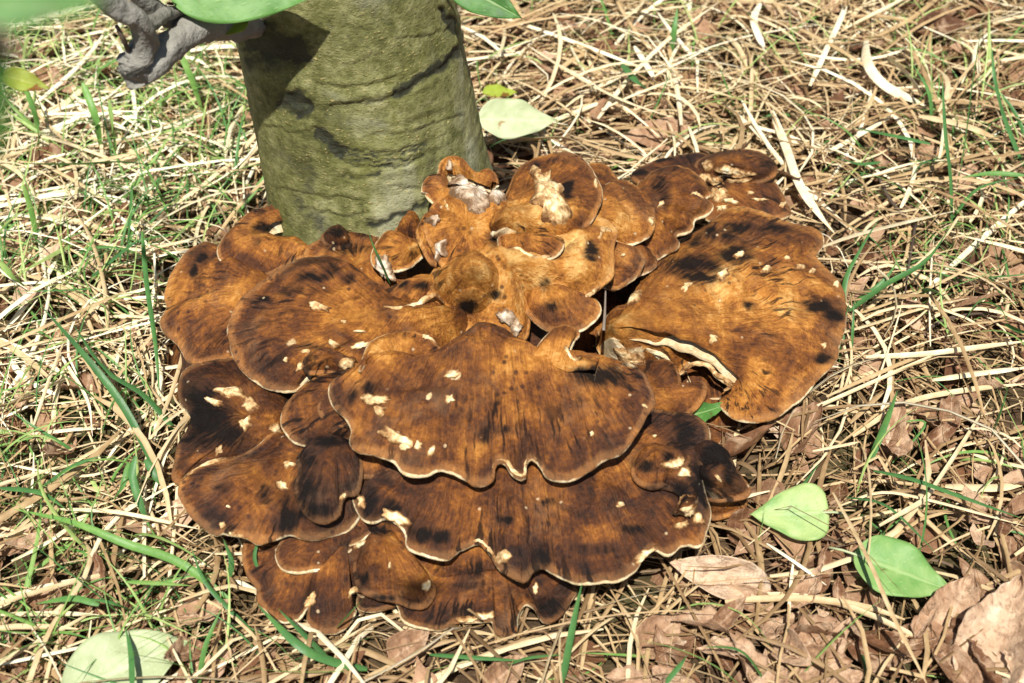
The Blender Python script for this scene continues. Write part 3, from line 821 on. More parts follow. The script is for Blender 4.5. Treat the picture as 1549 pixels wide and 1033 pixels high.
def blob(x, y, rx, ry, mat='flesh', name='torn_flesh', h=.004, rot=0, seed=None):
    k = 9; ca, sa = math.cos(rot), math.sin(rot)
    pts = []
    for i in range(k):
        a = i * 6.283 / k; f = random.uniform(.7, 1.25)
        u, v = rx * math.cos(a) * f, ry * math.sin(a) * f
        pts.append((x + u * ca - v * sa, y + u * sa + v * ca))
    lump(name, pts, mat, h, seed or random.randint(1, 9999), n=30 if max(rx, ry) < 14 else 44, m=6 if max(rx, ry) < 14 else 9, rough=.0015 if mat == 'mould' or max(rx, ry) < 14 else .0035)


lump('torn_flesh', [(797, 256), (812, 250), (818, 262), (836, 250), (828, 264), (840, 274), (855, 282), (852, 296), (866, 322), (860, 334), (842, 340), (826, 338), (818, 330), (822, 318), (802, 306), (808, 290), (806, 272)], 'flesh', .006, 21, n=120, m=22, rough=.0060)
lump('mould_patch', [(695, 262), (700, 276), (720, 282), (742, 292), (742, 312), (724, 324), (708, 322), (704, 310), (690, 300), (678, 292), (680, 276)], 'mould', .006, 22, n=80, m=15, rough=.0035)
for a in [(752, 302, 16, 9), (655, 335, 12, 8), (668, 375, 9, 18)]:
    blob(*a, mat='mould', name='mould_patch', h=.008)
for a in [(680, 250, 6, 9, 0), (765, 478, 16, 16, 0), (780, 495, 10, 14, 0), (582, 405, 12, 20, -.5)]:
    blob(*a[:4], mat='mould', name='mould_patch', h=.006, rot=a[4])
for a in [(485, 465, 20, 7, .25), (520, 487, 8, 4, .1), (546, 501, 11, 3, .05), (505, 521, 12, 7, .3), (465, 532, 9, 5, 0), (453, 555, 8, 10, .3), (545, 522, 20, 6, -.1), (525, 550, 13, 11, 0), (432, 544, 4, 5, 0),
          (595, 660, 26, 11, .35), (612, 673, 12, 10, .3), (632, 675, 7, 9, .3), (650, 685, 6, 13, .5), (563, 604, 24, 9, .1), (575, 622, 12, 8, -.3),
          (350, 593, 28, 9, .15), (325, 608, 16, 6, .3), (380, 612, 16, 12, .5), (415, 647, 10, 8, 0), (370, 640, 10, 14, .6), (330, 682, 6, 11, .5),
          (547, 760, 7, 14, -.4), (600, 782, 22, 12, .4), (425, 735, 12, 9, .4), (437, 703, 10, 5, -.3), (335, 795, 7, 8, 0), (346, 766, 4, 3, 0),
          (470, 908, 7, 15, .6), (645, 886, 8, 11, .2), (590, 855, 3, 8, .1), (735, 930, 20, 5, -.1), (705, 936, 26, 5, .0), (760, 843, 13, 13, .6), (975, 838, 22, 8, -.6), (810, 890, 6, 10, 0),
          (1040, 770, 16, 18, .3), (1055, 785, 12, 12, 0), (1030, 795, 16, 7, -.2), (1020, 700, 20, 9, -.2), (1036, 715, 10, 8, 0), (1085, 722, 4, 9, -.7),
          (1096, 256, 20, 9, .1), (1122, 262, 22, 8, .1), (1080, 272, 18, 8, .5), (1086, 293, 18, 11, .2), (1105, 305, 14, 5, .2), (1150, 302, 16, 3, .1), (1065, 268, 12, 8, 0), (1115, 272, 24, 5, -.2), (1094, 315, 14, 5, -.3), (1135, 292, 8, 3, 0), (1183, 309, 6, 6, 0), (1070, 250, 10, 9, 0),
          (1093, 416, 12, 9, -.6), (1117, 386, 10, 5, -.4), (1158, 407, 11, 5, -.4), (1191, 390, 6, 4, 0), (1210, 404, 9, 5, 0), (1228, 410, 7, 4, 0), (1038, 433, 9, 7, -.5), (1080, 512, 9, 8, 0), (1266, 430, 6, 6, 0), (1246, 522, 5, 5, 0), (1088, 455, 3, 3, 0),
          (983, 333, 7, 9, 0), (1000, 308, 7, 6, -.5), (943, 385, 5, 4, 0), (960, 450, 14, 11, -.6), (950, 540, 26, 17, .3), (900, 278, 4, 8, 0), (895, 655, 4, 5, 0), (976, 614, 6, 4, .4), (684, 567, 13, 6, -.4), (680, 603, 9, 10, .4), (990, 660, 4, 3, 0), (935, 765, 5, 4, .2), (938, 762, 7, 6, .3)]:
    blob(*a[:4], h=.0030 if a[2] > 9 else .0016, rot=a[4])


def tube(pts, rad, n=8, seed=0, wob=.15):
    P = np.asarray(pts, float); k = len(P)
    T = np.gradient(P, axis=0); T /= np.linalg.norm(T, axis=1)[:, None] + 1e-9
    ref = np.array([0.13, .21, .97])
    A = np.cross(T, ref); A /= np.linalg.norm(A, axis=1)[:, None] + 1e-9
    B = np.cross(T, A)
    th = np.linspace(0, 6.2832, n, endpoint=False)
    rad = np.broadcast_to(np.asarray(rad, float), (k,))
    rr = rad[:, None] * (1 + wob * 2 * (fbm(np.arange(k)[:, None] / 2.3, np.cos(th)[None] * 1.5, np.sin(th)[None] * 1.5, seed) - .5))
    V = P[:, None] + rr[..., None] * (A[:, None] * np.cos(th)[None, :, None] + B[:, None] * np.sin(th)[None, :, None])
    V = np.concatenate([V.reshape(-1, 3), P[:1], P[-1:]])
    i, j = np.meshgrid(np.arange(k - 1), np.arange(n), indexing='ij'); j2 = (j + 1) % n
    F = np.stack([i * n + j, i * n + j2, (i + 1) * n + j2, (i + 1) * n + j], -1).reshape(-1, 4)
    jj = np.arange(n); a = k * n
    F3 = np.concatenate([np.stack([np.full(n, a), (jj + 1) % n, jj], 1), np.stack([np.full(n, a + 1), (k - 1) * n + jj, (k - 1) * n + (jj + 1) % n], 1)])
    return V, F, F3


def lip(pts, r=.0032):               # margin rolled under so that the pale flesh shows
    h = [surf(*p) for p in pts]
    h0 = [x for x in h if x is not None]
    if not h0: return
    zt = max(x[0][2] for x in h0); ow = max(h0, key=lambda x: x[0][2])[2]
    P = catmull(np.array([(p[0], p[1], (x[0][2] if x is not None and zt - x[0][2] < .012 else zt - .004)) for p, x in zip(pts, h)]), False, 40)
    W = U(P[:, 0], P[:, 1], P[:, 2] - .0016)
    t = np.linspace(0, 1, 40)
    rad = r * (.35 + .65 * np.sin(np.pi * t) ** .6) * (.7 + .6 * fbm(t * 9, seed=len(CAPS) + int(pts[0][0])))
    V, F, F3 = tube(W, rad, 9, int(pts[0][0]), .3)
    k = len(V)
    obj('curled_lip', mesh('curled_lip', V - FOFF, F, F3, cols={'mask': np.column_stack([np.zeros(k), np.zeros(k), .35 + .65 * np.abs(np.linspace(-1, 1, k))])}), M['flesh'], CAPS[ow]['o'])


for p in [[(743, 720), (745, 705), (754, 695), (769, 700), (777, 713), (791, 720), (794, 700), (804, 690), (817, 699), (828, 713)],
          [(1095, 591), (1106, 583), (1097, 573), (1084, 567), (1071, 553), (1053, 550), (1038, 556), (1027, 566), (1016, 556)],
          [(928, 357), (922, 350), (911, 348), (906, 358), (903, 370)], [(578, 464), (606, 467), (630, 461), (648, 450), (660, 447), (672, 458)],
          [(764, 378), (783, 377), (796, 385), (817, 390), (838, 384)], [(698, 827), (723, 818), (738, 828), (757, 853)], [(524, 912), (528, 898), (539, 891), (549, 896)],
          [(512, 758), (524, 747), (536, 744)], [(275, 730), (290, 716), (317, 702), (357, 691)], [(336, 804), (348, 807), (374, 812)], [(857, 518), (856, 530), (866, 544), (880, 538)],
          [(628, 504), (650, 513), (664, 526)], [(1066, 303), (1058, 297), (1048, 292), (1042, 297)], [(870, 449), (888, 448), (910, 431)], [(535, 829), (555, 818)], [(672, 300), (681, 322)], [(462, 338), (436, 335), (414, 340)]]:
    lip(p, .0026 if len(p) > 3 else .0020)

# ------------------------------------------------------------------ leaves
def leaf_mesh(name, L=1.0, W=.5, fold=.15, curl=.0, roll=.0, crump=.0, seed=0, n=19, m=13, veins=7, tint=.5, tvar=.1, heart=0.0, ragged=0.0, pleat=0.0, tipx=1.4, thick=.0009):
    """leaf along +X from base to tip, in metres; two skins so that it has thickness"""
    u = .5 - .5 * np.cos(np.pi * np.linspace(0, 1, n)); u = .6 * u + .4 * np.linspace(0, 1, n); v = np.linspace(-1, 1, m)
    UU, VV = np.meshgrid(u, v, indexing='ij')
    pa_, pb_ = (.30, 1.10) if heart else (.60, tipx * .78)
    um = pa_ / (pa_ + pb_)
    w = np.clip(UU, 1e-4, 1) ** pa_ * np.clip(1 - UU, 1e-4, 1) ** pb_ / (um ** pa_ * (1 - um) ** pb_)
    w = np.maximum(w, .02)
    if ragged:
        w = w * (1 - ragged * fbm(UU * 6, np.sign(VV) * 3 + 3, seed=seed + 2))
    X = L * (UU - heart * .13 * np.abs(VV) ** .8 * (1 - UU) ** 4)
    Y = W / 2 * w * VV
    vph = (UU * veins - np.abs(VV) * 1.4)
    vein = np.exp(-((vph - np.round(vph)) / .13) ** 2) * (np.abs(VV) < .95)
    mid = np.exp(-(VV / .10) ** 2)
    Z = np.abs(Y) * fold * 2 + vein * .006 * L * (.2 + crump * 3) - mid * .004 * L
    Z = Z + crump * L * .32 * (fbm(X / L * 3.2, Y / L * 3.2, seed=seed + 1) - .5) * (.4 + np.abs(VV)) + crump * L * .20 * (fbm(X / L * 9, Y / L * 9, seed=seed + 8) - .5)
    Z = Z + crump * L * .30 * (np.abs(fbm(X / L * 4.5 + 3, Y / L * 4.5, seed=seed + 21, oct=4) - .5) * 2 - .15)
    Z = Z + pleat * L * np.sin(2 * np.pi * vph) * (.25 + .75 * np.abs(VV))
    Z = Z + .05 * W * np.abs(VV) ** 3 * np.sin(UU * 15 + seed)
    if roll:                         # sides roll inwards
        a = roll * Y / (W / 2)
        Z = Z + W / 2 * (1 - np.cos(a)) / max(abs(roll), .1)
        Y = W / 2 * np.sin(a) / max(abs(roll), .1)
    if curl:
        a = curl * (X / L - .4); rr = L / curl
        Xn = (rr - Z) * np.sin(a); Z = rr - (rr - Z) * np.cos(a); X = Xn + L * .4
    T = np.stack([X, Y, Z], -1).reshape(-1, 3)
    B = T.copy(); B[:, 2] -= thick
    k = len(T)
    tn = np.clip(tint + tvar * 2 * (fbm(UU * 3, VV * 2, seed=seed + 5) - .5), 0, 1).reshape(-1)
    vv = np.maximum(vein * .75, mid).reshape(-1)
    c = np.column_stack([tn, vv, np.zeros(k)])
    V = np.concatenate([T, B]); C = np.concatenate([c, c])
    F = np.concatenate([grid_faces(n, m, flip=False), grid_faces(n, m, off=k, flip=True)])
    e = []
    for i in range(n - 1):
        for j in (0, m - 1):
            a, b = i * m + j, (i + 1) * m + j
            e.append((a, b, b + k, a + k) if j else (b, a, a + k, b + k))
    return mesh(name, V, np.concatenate([F, np.array(e)]), cols={'tint': C})


def place(o, base, tip, up=(0, 0, 1)):
    b, t = Vector(base), Vector(tip)
    x = (t - b).normalized(); z = Vector(up); z = (z - x * z.dot(x)).normalized(); y = z.cross(x)
    from mathutils import Matrix
    mt = Matrix((x, y, z)).transposed().to_4x4(); mt.translation = b
    o.matrix_world = mt


def one_leaf(name, label, base, tip, wpx, mat, up=(0, 0, 1), parent=None, cat='leaf', stalk=0, **kw):
    L = float(np.linalg.norm(np.asarray(tip) - np.asarray(base)))
    W = wpx * ((np.asarray(base) - CAM) @ FWD) / FPX
    me = leaf_mesh(name, L=L, W=W, **kw)
    o = obj(name, me, M[mat])
    if label: o['label'] = label; o['category'] = cat
    place(o, base, tip, up)
    if stalk:
        st = np.array([[-stalk, 0, -.3 * stalk], [-stalk * .5, 0, -.06 * stalk], [0, 0, 0], [L * .1, 0, 0]])
        V, F, F3 = tube(st, .0011, 6, 3)
        c = obj('stalk', mesh('stalk', V, F, F3, cols={'tint': np.full((len(V), 3), .6)}), M['leafpale'], o)
    return o


one_leaf('fallen_leaf', 'heart-shaped bright green leaf with yellow patch beside the right of the fungus', U(1240, 775, .045), U(1134, 779, .040), 88, 'leafgreen', up=(-.05, -.45, .9), fold=.06, crump=.05, tint=.85, tvar=.3, heart=1, seed=5, n=25, m=17, curl=.25, stalk=.022)
one_leaf('fallen_leaf', 'pointed bright green leaf with small insect holes on the straw', U(1292, 838, .045), U(1440, 893, .030), 92, 'leafgreen', up=(.1, -.35, .9), fold=.10, crump=.04, tint=.62, seed=6, n=25, m=17, curl=-.2, stalk=.02)
one_leaf('fallen_leaf', 'large pale green wavy leaf lying in the straw left of the fungus', U(95, 1050, .035), U(288, 965, .035), 125, 'leafpale', up=(.0, -.35, .95), fold=.05, crump=.10, tint=.55, seed=9, n=31, m=21, curl=-.2)
one_leaf('seedling_leaf', 'pale mottled green leaf with mauve tinge beside the trunk', U(722, 180, .075), U(842, 183, .060), 66, 'leafpale', up=(.1, -.5, .85), fold=.10, crump=.10, tint=.75, seed=12, n=25, m=17)
one_leaf('seedling_leaf', 'small yellow-green leaf behind the pale mottled leaf', U(730, 140, .06), U(782, 140, .05), 24, 'leafyellow', up=(0, -.3, .95), fold=.2, crump=.1, tint=.7, seed=13)
one_leaf('fallen_leaf', 'small dark green lobed leaf in the shade under the right fan', U(1036, 632, .052), U(1100, 612, .046), 46, 'leafgreen', up=(-.2, -.5, .8), fold=.2, crump=.25, tint=.25, seed=14, heart=1, ragged=.5)
one_leaf('dead_leaf', 'upright folded pinkish brown leaf below the tip of the right fan', U(1195, 690, .008), U(1245, 606, .030), 58, 'litter', up=(-.55, -.55, .6), fold=.35, crump=0.36, roll=.8, tint=.40, seed=15, n=27, m=17)
one_leaf('dead_leaf', 'broad brown hole-eaten dead leaf beside the folded leaf', U(1245, 680, .010), U(1172, 648, .014), 62, 'litter', up=(0, -.3, .9), fold=.1, crump=0.44, tint=.45, seed=16, ragged=.5, n=27, m=17)
one_leaf('dead_leaf', 'twisted tan dead leaf with curled edge in front of the fungus', U(1165, 893, .020), U(1010, 850, .030), 78, 'litter', up=(.1, -.6, .8), fold=.15, crump=0.40, roll=1.0, tint=.88, seed=17, n=33, m=21, curl=.5)
one_leaf('dead_leaf', 'small twisted tan dead leaf under the curled tan leaf', U(1170, 925, .012), U(1080, 888, .022), 46, 'litter', up=(.1, -.4, .8), fold=.2, crump=0.50, roll=1.2, tint=.66, seed=18, n=27, m=17)
one_leaf('dead_leaf', 'large ribbed tan dead leaf standing at the edge of the litter', U(1480, 1060, .010), U(1545, 870, .055), 120, 'litter', up=(-.5, -.7, .5), fold=.25, crump=0.24, roll=.7, tint=.80, tvar=.25, seed=19, n=61, m=21, veins=9, pleat=.016)
one_leaf('dead_leaf', 'ribbed brown dead leaf next to the large ribbed tan leaf', U(1400, 1000, .010), U(1470, 868, .040), 110, 'litter', up=(-.2, -.6, .7), fold=.2, crump=0.32, roll=.6, tint=.66, tvar=.25, seed=20, n=61, m=21, veins=9, ragged=.25, pleat=.016)
one_leaf('dead_leaf', 'dark reddish brown oval dead leaf on the bright straw behind', U(1385, 45, .03), U(1465, 36, .03), 40, 'litter', up=(0, -.4, .9), fold=.15, crump=0.20, roll=.5, tint=.12, seed=21, n=25, m=15)
one_leaf('dead_leaf', 'pale pleated brown dead leaf behind the fungus rim', U(1045, 205, .02), U(940, 205, .02), 56, 'litter', up=(0, -.4, .9), fold=.1, crump=0.24, tint=.55, seed=22, n=57, m=17, veins=10, pleat=.018)
one_leaf('dead_leaf', 'red-brown dead leaf fragment in shade among bleached stalks', U(1285, 72, .02), U(1350, 66, .02), 30, 'litter', fold=.2, crump=0.40, tint=.10, seed=23)
one_leaf('dead_leaf', 'brown dead leaf lying beside the back right lobes of the fungus', U(1180, 300, .012), U(1265, 280, .012), 60, 'litter', up=(0, -.2, .95), fold=.05, crump=0.24, tint=.38, seed=24, n=27, m=17)
one_leaf('dead_leaf', 'small twisted orange-brown leaf curl right of the large fan', U(1350, 372, .035), U(1330, 440, .008), 34, 'litter', up=(-.3, -.6, .7), fold=.3, crump=0.40, roll=1.3, tint=.42, seed=25)
for k, (b, t, wd, tn, lb) in enumerate([((1100, 810), (1180, 785), 66, .30, 'dark brown crumpled dead leaf close under the right dark lobes'), ((735, 1045), (795, 990), 56, .55, 'pinkish brown dead leaf half buried in straw before the lowest cap'), ((590, 1000), (650, 955), 60, .55, 'curled pinkish dead leaf just below the lowest left cap'),
                                           ((970, 990), (1030, 930), 70, .55, 'smooth grey-brown dead leaf leaning among straw in front'), ((1195, 1020), (1290, 1000), 80, .58, 'wide pale brown dead leaf lying flat in front of the green leaves')]):
    one_leaf('dead_leaf', lb, U(*b, .012), U(*t, .024), wd, 'litter', up=(random.uniform(-.3, .3), -.4, .85), fold=.15, crump=0.40, roll=1.0, tint=tn, seed=40 + k, n=45, m=19, veins=8, pleat=.010)

# litter leaves that only their place tells apart
protos, LOOK = [], {}
for k in range(14):
    tn_, rl_ = [.28, .44, .60, .68, .85, .48, .72][k % 7], (random.uniform(0, .4) if k < 7 else random.uniform(.9, 1.6))
    me = leaf_mesh('dead_leaf', L=random.uniform(.045, .075), W=random.uniform(.026, .042), fold=random.uniform(.0, .4), curl=random.uniform(-1.2, 1.6), roll=rl_, crump=random.uniform(.3, .6), seed=100 + k, n=25, m=13, tint=tn_, tvar=.15, ragged=random.uniform(0, .5), veins=6, pleat=random.choice([0, .012, .02]))
    protos.append(me)
    LOOK[me.name] = ('flat crumpled ' if k < 7 else 'rolled up ') + ['dark brown', 'chestnut brown', 'pinkish brown', 'light brown', 'pale tan', 'reddish brown', 'tan'][k % 7]


def scatter_px(n, dens):
    out = []
    while len(out) < n:
        x, y = random.uniform(-40, 1590), random.uniform(-60, 1080)
        if random.random() < dens(x, y):
            p = U(x, y, 0.0)
            an = np.linspace(0, 6.28, 9)
            if min(roof(p[0] + .045 * np.cos(an), p[1] + .045 * np.sin(an)).min(), roof(p[:1], p[1:2])[0]) > 1 and math.hypot(p[0] - pa[0], p[1] - T_Y) > .17: out.append((x, y, p))
    return out


def leafdens(x, y):
    if 1110 < x < 1265 and 720 < y < 860 or 1265 < x < 1460 and 770 < y < 930: return 0
    d = .22
    if y > 640 and x > 800: d = 1.6
    elif y > 900 and x > 520: d = 1.6
    elif y > 800: d = .55
    elif x < 330: d = .42
    if x > 1250 and y < 620: d = .30
    return d * (.4 + 1.0 * float(fbm(x / 130, y / 130, seed=61)))


for (x, y, p) in scatter_px(255, leafdens):
    me = random.choice(protos)
    right = x > 780
    look = LOOK[me.name]
    o = obj('dead_leaf', me, M['litter'], label=look + ' dead leaf in the straw ' + ('right of the fungus' if right else 'left of the fungus'), category='leaf', group=look + ' leaves ' + ('right' if right else 'left') + ' of the fungus')
    o.location = (p[0], p[1], random.uniform(.010, .030) if (x > 800 and y > 640) or (x > 520 and y > 900) else random.uniform(.004, .018))
    o.rotation_euler = (random.gauss(0, .35), random.gauss(0, .35), random.uniform(0, 6.28))
    s = random.uniform(.5, .95) if y > 640 and x > 520 else random.uniform(.6, 1.1); o.scale = (s, s, s * .8)

# buried litter nobody could count
def litter_stuff(n):
    Vs, Fs, Cs = [], [], []; off = 0
    base = []
    for k in range(8):
        me = leaf_mesh('tmp', L=.05, W=.03, fold=.2, curl=random.uniform(-1, 1), crump=.3, seed=300 + k, n=6, m=5, tint=.5, ragged=.5)
        v = np.zeros(len(me.vertices) * 3); me.vertices.foreach_get('co', v); v = v.reshape(-1, 3)[:30]
        base.append(v); bpy.data.meshes.remove(me)
    gf = grid_faces(6, 5)
    for _ in range(n):
        x, y = rng.uniform(-1.3, 1.3), rng.uniform(.35, 2.4)
        if roof(np.array([x]), np.array([y]))[0] < .025: continue
        v = base[rng.integers(8)] * rng.uniform(.4, 1.2)
        a, b, c = rng.uniform(0, 6.28), rng.normal(0, .3), rng.normal(0, .3)
        ca, sa = math.cos(a), math.sin(a)
        q = np.column_stack([v[:, 0] * ca - v[:, 1] * sa, v[:, 0] * sa + v[:, 1] * ca, v[:, 2] + b * v[:, 0] + c * v[:, 1]])
        q = q + [x, y, rng.uniform(.001, .012)]
        Vs.append(q); Fs.append(gf + off); off += 30
        t = np.clip(rng.normal(.42, .16), .05, .9)
        Cs.append(np.tile([t, 0, 0], (30, 1)))
    obj('leaf_litter', mesh('leaf_litter', np.concatenate(Vs), np.concatenate(Fs), cols={'tint': np.concatenate(Cs)}), M['litter'], label='broken brown leaf litter under the straw', category='leaf litter', kind='stuff')


litter_stuff(4200)

# ------------------------------------------------------------------ straw and grass strands
def strands(P, width, tint, fold=.35, taper=None):
    """P: (n,k,3) centre lines -> folded ribbons"""
    n, k, _ = P.shape
    T = np.gradient(P, axis=1); T /= np.linalg.norm(T, axis=2)[..., None] + 1e-9
    S = np.cross(T, np.array([0, 0, 1.0])); ln = np.linalg.norm(S, axis=2)[..., None]
    S = np.where(ln > .05, S / (ln + 1e-9), np.array([1.0, 0, 0]))
    roll = rng.normal(0, .5, (n, 1, 1))
    Nn = np.cross(S, T)
    S2 = S * np.cos(roll) + Nn * np.sin(roll); N2 = -S * np.sin(roll) + Nn * np.cos(roll)
    tp = np.ones(k) if taper is None else taper
    wv = (np.asarray(width)[:, None] * tp[None, :])[..., None] / 2
    V = np.stack([P - S2 * wv, P + N2 * wv * fold * 2, P + S2 * wv], 2)      # n,k,3,3
    idx = np.arange(n)[:, None, None] * k * 3 + np.arange(k - 1)[None, :, None] * 3 + np.arange(2)[None, None, :]
    F = np.stack([idx, idx + 1, idx + 4, idx + 3], -1).reshape(-1, 4)
    t = np.repeat(np.asarray(tint), k * 3)
    along = np.tile(np.repeat(np.linspace(0, 1, k), 3), n)
    C = np.column_stack([t, np.zeros_like(t), along])
    return V.reshape(-1, 3), F, C


def keep_out(P):
    """hold strands under the caps down and off the trunk; returns strands that fit"""
    n, k, _ = P.shape
    rf = roof(P[..., 0].ravel(), P[..., 1].ravel()).reshape(n, k)
    P[..., 2] = np.where(rf < 8, np.minimum(P[..., 2], rf - .006), P[..., 2])
    dx = P[..., 0] - pa[0]; dy = P[..., 1] - T_Y
    ok = (np.hypot(dx, dy).min(1) > .135) & (P[..., 2].min(1) > .0005)
    return ok


def straw_field(n, lmean, wmean, zlo, zhi, tlo, thi, seed, k=7):
    r = np.random.default_rng(seed)
    x = r.uniform(-1.25, 1.25, n); y = r.uniform(.4, 2.35, n)
    a0 = (fbm(x * 2.2, y * 2.2, seed=seed + 1) - .5) * 5.0 + .25 + r.normal(0, .85, n)
    L = np.minimum(lmean * np.exp(r.normal(0, .45, n)), .24)
    cv = r.normal(0, .8, n)
    kink = np.where(r.random(n) < .16, r.normal(0, .9, n), 0); kp = r.integers(2, k - 1, n)
    t = np.linspace(0, 1, k)
    A = a0[:, None] + cv[:, None] * t[None] + kink[:, None] * (np.arange(k)[None] >= kp[:, None])
    st = (L / (k - 1))[:, None]
    X = x[:, None] + np.cumsum(np.cos(A) * st, 1); Y = y[:, None] + np.cumsum(np.sin(A) * st, 1)
    z0 = r.uniform(zlo, zhi, n)
    Z = z0[:, None] + (r.normal(0, .10, n) * L)[:, None] * (t[None] - .5) + (np.abs(r.normal(0, .05, n)) * L)[:, None] * (1 - (2 * t[None] - 1) ** 2) + .004 * (fbm(X * 30, Y * 30, seed=seed) - .5)
    Z = np.maximum(Z, .002)
    P = np.stack([X, Y, Z], -1)
    ok = keep_out(P)
    qx, qy = proj(P[:, 3])
    thin = sm(780, 950, qx) * sm(640, 760, qy); thin = np.maximum(thin, sm(500, 600, qx) * sm(880, 950, qy))
    ok &= r.random(n) > .22 * thin
    P = P[ok]
    wd = np.minimum(wmean * np.exp(r.normal(0, .45, n))[ok], .0060)
    px, py = proj(P[:, 3])
    tn = r.uniform(tlo, thi, n)[ok] + .10 * sm(700, 100, py) + .24 * sm(600, 150, px) * sm(900, 500, py) - .10 * sm(560, 900, py) * sm(600, 1000, px) - .05 * sm(900, 1200, px)  # extra paleness toward the left paints sunlit brightness into the straw tint
    return P, wd, np.clip(tn, 0, 1)


def straw_stuff():
    Vs, Fs, Cs = [], [], []; off = 0
    tp = np.array([.5, .9, 1, 1, 1, .85, .25])
    for args in [(9000, .075, .0016, .002, .014, .05, .62, 1), (10500, .085, .0018, .006, .026, .12, .72, 2), (4000, .12, .0026, .014, .036, .28, .88, 3), (1900, .15, .0038, .010, .036, .32, .95, 4)]:
        P, wd, tn = straw_field(*args)
        V, F, C = strands(P, wd, tn, taper=tp)
        Vs.append(V); Fs.append(F + off); Cs.append(C); off += len(V)
    obj('dry_straw', mesh('dry_straw', np.concatenate(Vs), np.concatenate(Fs), cols={'tint': np.concatenate(Cs)}), M['straw'], label='thick mat of dry tangled straw covering the ground', category='straw', kind='stuff')


straw_stuff()


def strand_obj(name, mat, pts, zs, wpx, tint, taper='straw', **tags):
    """a single long blade: way points in the photograph with their heights"""
    zs = np.interp(np.linspace(0, 1, len(pts)), np.linspace(0, 1, len(zs)), zs)
    Q = catmull(np.column_stack([np.asarray(pts, float), zs]), False, 18)
    W = U(Q[:, 0], Q[:, 1], Q[:, 2])[None]
    wd = wpx * ((W[0, 9] - CAM) @ FWD) / FPX
    t = np.linspace(0, 1, 18)
    tp = np.minimum(1, .45 + t * 4) * (1 - np.clip((t - .45) / .55, 0, 1) ** 1.6 * .96) if taper == 'grass' else np.minimum(1, .5 + 3 * t) * np.minimum(1, .15 + 3 * (1 - t))
    c = W[0, 0].copy()
    V, F, C = strands(W - c, np.array([wd]), np.array([tint]), fold=.25, taper=tp)
    o = obj(name, mesh(name, V, F, cols={'tint': C}), M[mat], **tags)
    o.location = [float(q) for q in c]
    return o


# marked straw blades
SB = dict(category='straw', group='broad bleached straw blades behind and right of the fungus', label='broad bleached straw blade behind or right of the fungus')
for pts, zs, wd, tn in [
    ([(1168, 168), (1190, 225), (1210, 280), (1240, 325), (1262, 352)], [.03, .045, .04, .02], 13, .85), ([(1238, 376), (1290, 358), (1360, 340), (1450, 318)], [.05, .05, .04, .03], 15, .85),
    ([(1100, 160), (1140, 195), (1165, 225)], [.02, .03, .03], 9, .9), ([(1020, 232), (1060, 205), (1110, 192), (1160, 180)], [.02, .04, .03], 13, .62), ([(1310, 60), (1312, 95), (1340, 130), (1400, 160)], [.03, .05, .04, .02], 15, .9),
    ([(1225, 130), (1250, 75), (1275, 20), (1285, -20)], [.03, .04, .04], 9, .9), ([(1150, 5), (1140, 30), (1150, 60), (1160, 80)], [.03, .04, .03], 11, 1.0), ([(1335, 80), (1370, 110), (1400, 150)], [.03, .04, .03], 12, .9),
    ([(730, 208), (800, 210), (860, 210), (900, 235), (930, 255)], [.03, .05, .05, .03], 10, .55), ([(800, 70), (880, 120), (950, 155), (1020, 178)], [.03, .05, .04], 8, .8), ([(900, 185), (950, 120), (1010, 60), (1085, 5)], [.03, .04, .04], 7, .85),
    ([(960, 70), (985, 110), (990, 125)], [.03, .04, .03], 9, .95), ([(1250, 510), (1320, 490), (1400, 465), (1470, 450)], [.03, .035, .03], 9, .75), ([(1310, 540), (1400, 535), (1480, 525), (1560, 515)], [.03, .04, .03], 8, .8),
    ([(1180, 640), (1270, 600), (1360, 560), (1450, 520)], [.02, .04, .03], 6, .8), ([(1410, 575), (1480, 565), (1560, 555)], [.03, .03, .03], 10, .85), ([(1290, 660), (1370, 610), (1460, 590), (1560, 580)], [.03, .03, .03], 8, .7),
    ([(1330, 795), (1400, 755), (1410, 740), (1450, 680), (1500, 600)], [.05, .05, .04, .03], 8, .78), ([(1260, 745), (1290, 800), (1320, 860), (1350, 930), (1390, 1010), (1410, 1050)], [.05, .06, .07, .06, .05], 8, .55), ([(1270, 765), (1330, 745), (1400, 755), (1549, 795)], [.03, .045, .04], 6, .75),
    ([(1160, 822), (1205, 852), (1250, 885)], [.03, .04, .03], 6, .95), ([(1200, 850), (1195, 900), (1192, 960)], [.035, .03, .02], 5, .9), ([(985, 945), (1030, 905), (1070, 875)], [.02, .03, .03], 8, .62), ([(890, 925), (950, 905), (1020, 890)], [.02, .03, .02], 7, .85),
    ([(1430, 735), (1500, 738), (1560, 730)], [.02, .03, .03], 15, .7), ([(1440, 290), (1500, 270), (1560, 240)], [.03, .04, .03], 9, .7), ([(1200, 150), (1300, 158), (1400, 165), (1480, 190)], [.02, .03, .03], 9, .55), ([(1390, 175), (1460, 190), (1520, 215)], [.04, .04, .03], 16, .6), ([(1440, 360), (1500, 345), (1570, 335)], [.03, .03, .03], 8, .8), ([(1420, 310), (1330, 330), (1290, 372)], [.03, .03, .02], 6, .7)]:
    lk = ('broad ' if wd > 8.5 else 'narrow ') + ('white bleached' if tn > .8 else 'yellowish' if tn > .65 else 'tan')
    SB = dict(category='straw', label=lk + ' straw blade lying behind or right of the fungus', group=lk + ' straw blades right of the fungus')
    strand_obj('straw_blade', 'straw', pts, zs, wd, tn, **SB)
SL = dict(category='straw', group='bleached straw blades left of the fungus', label='pale bleached straw blade lying left of the fungus')
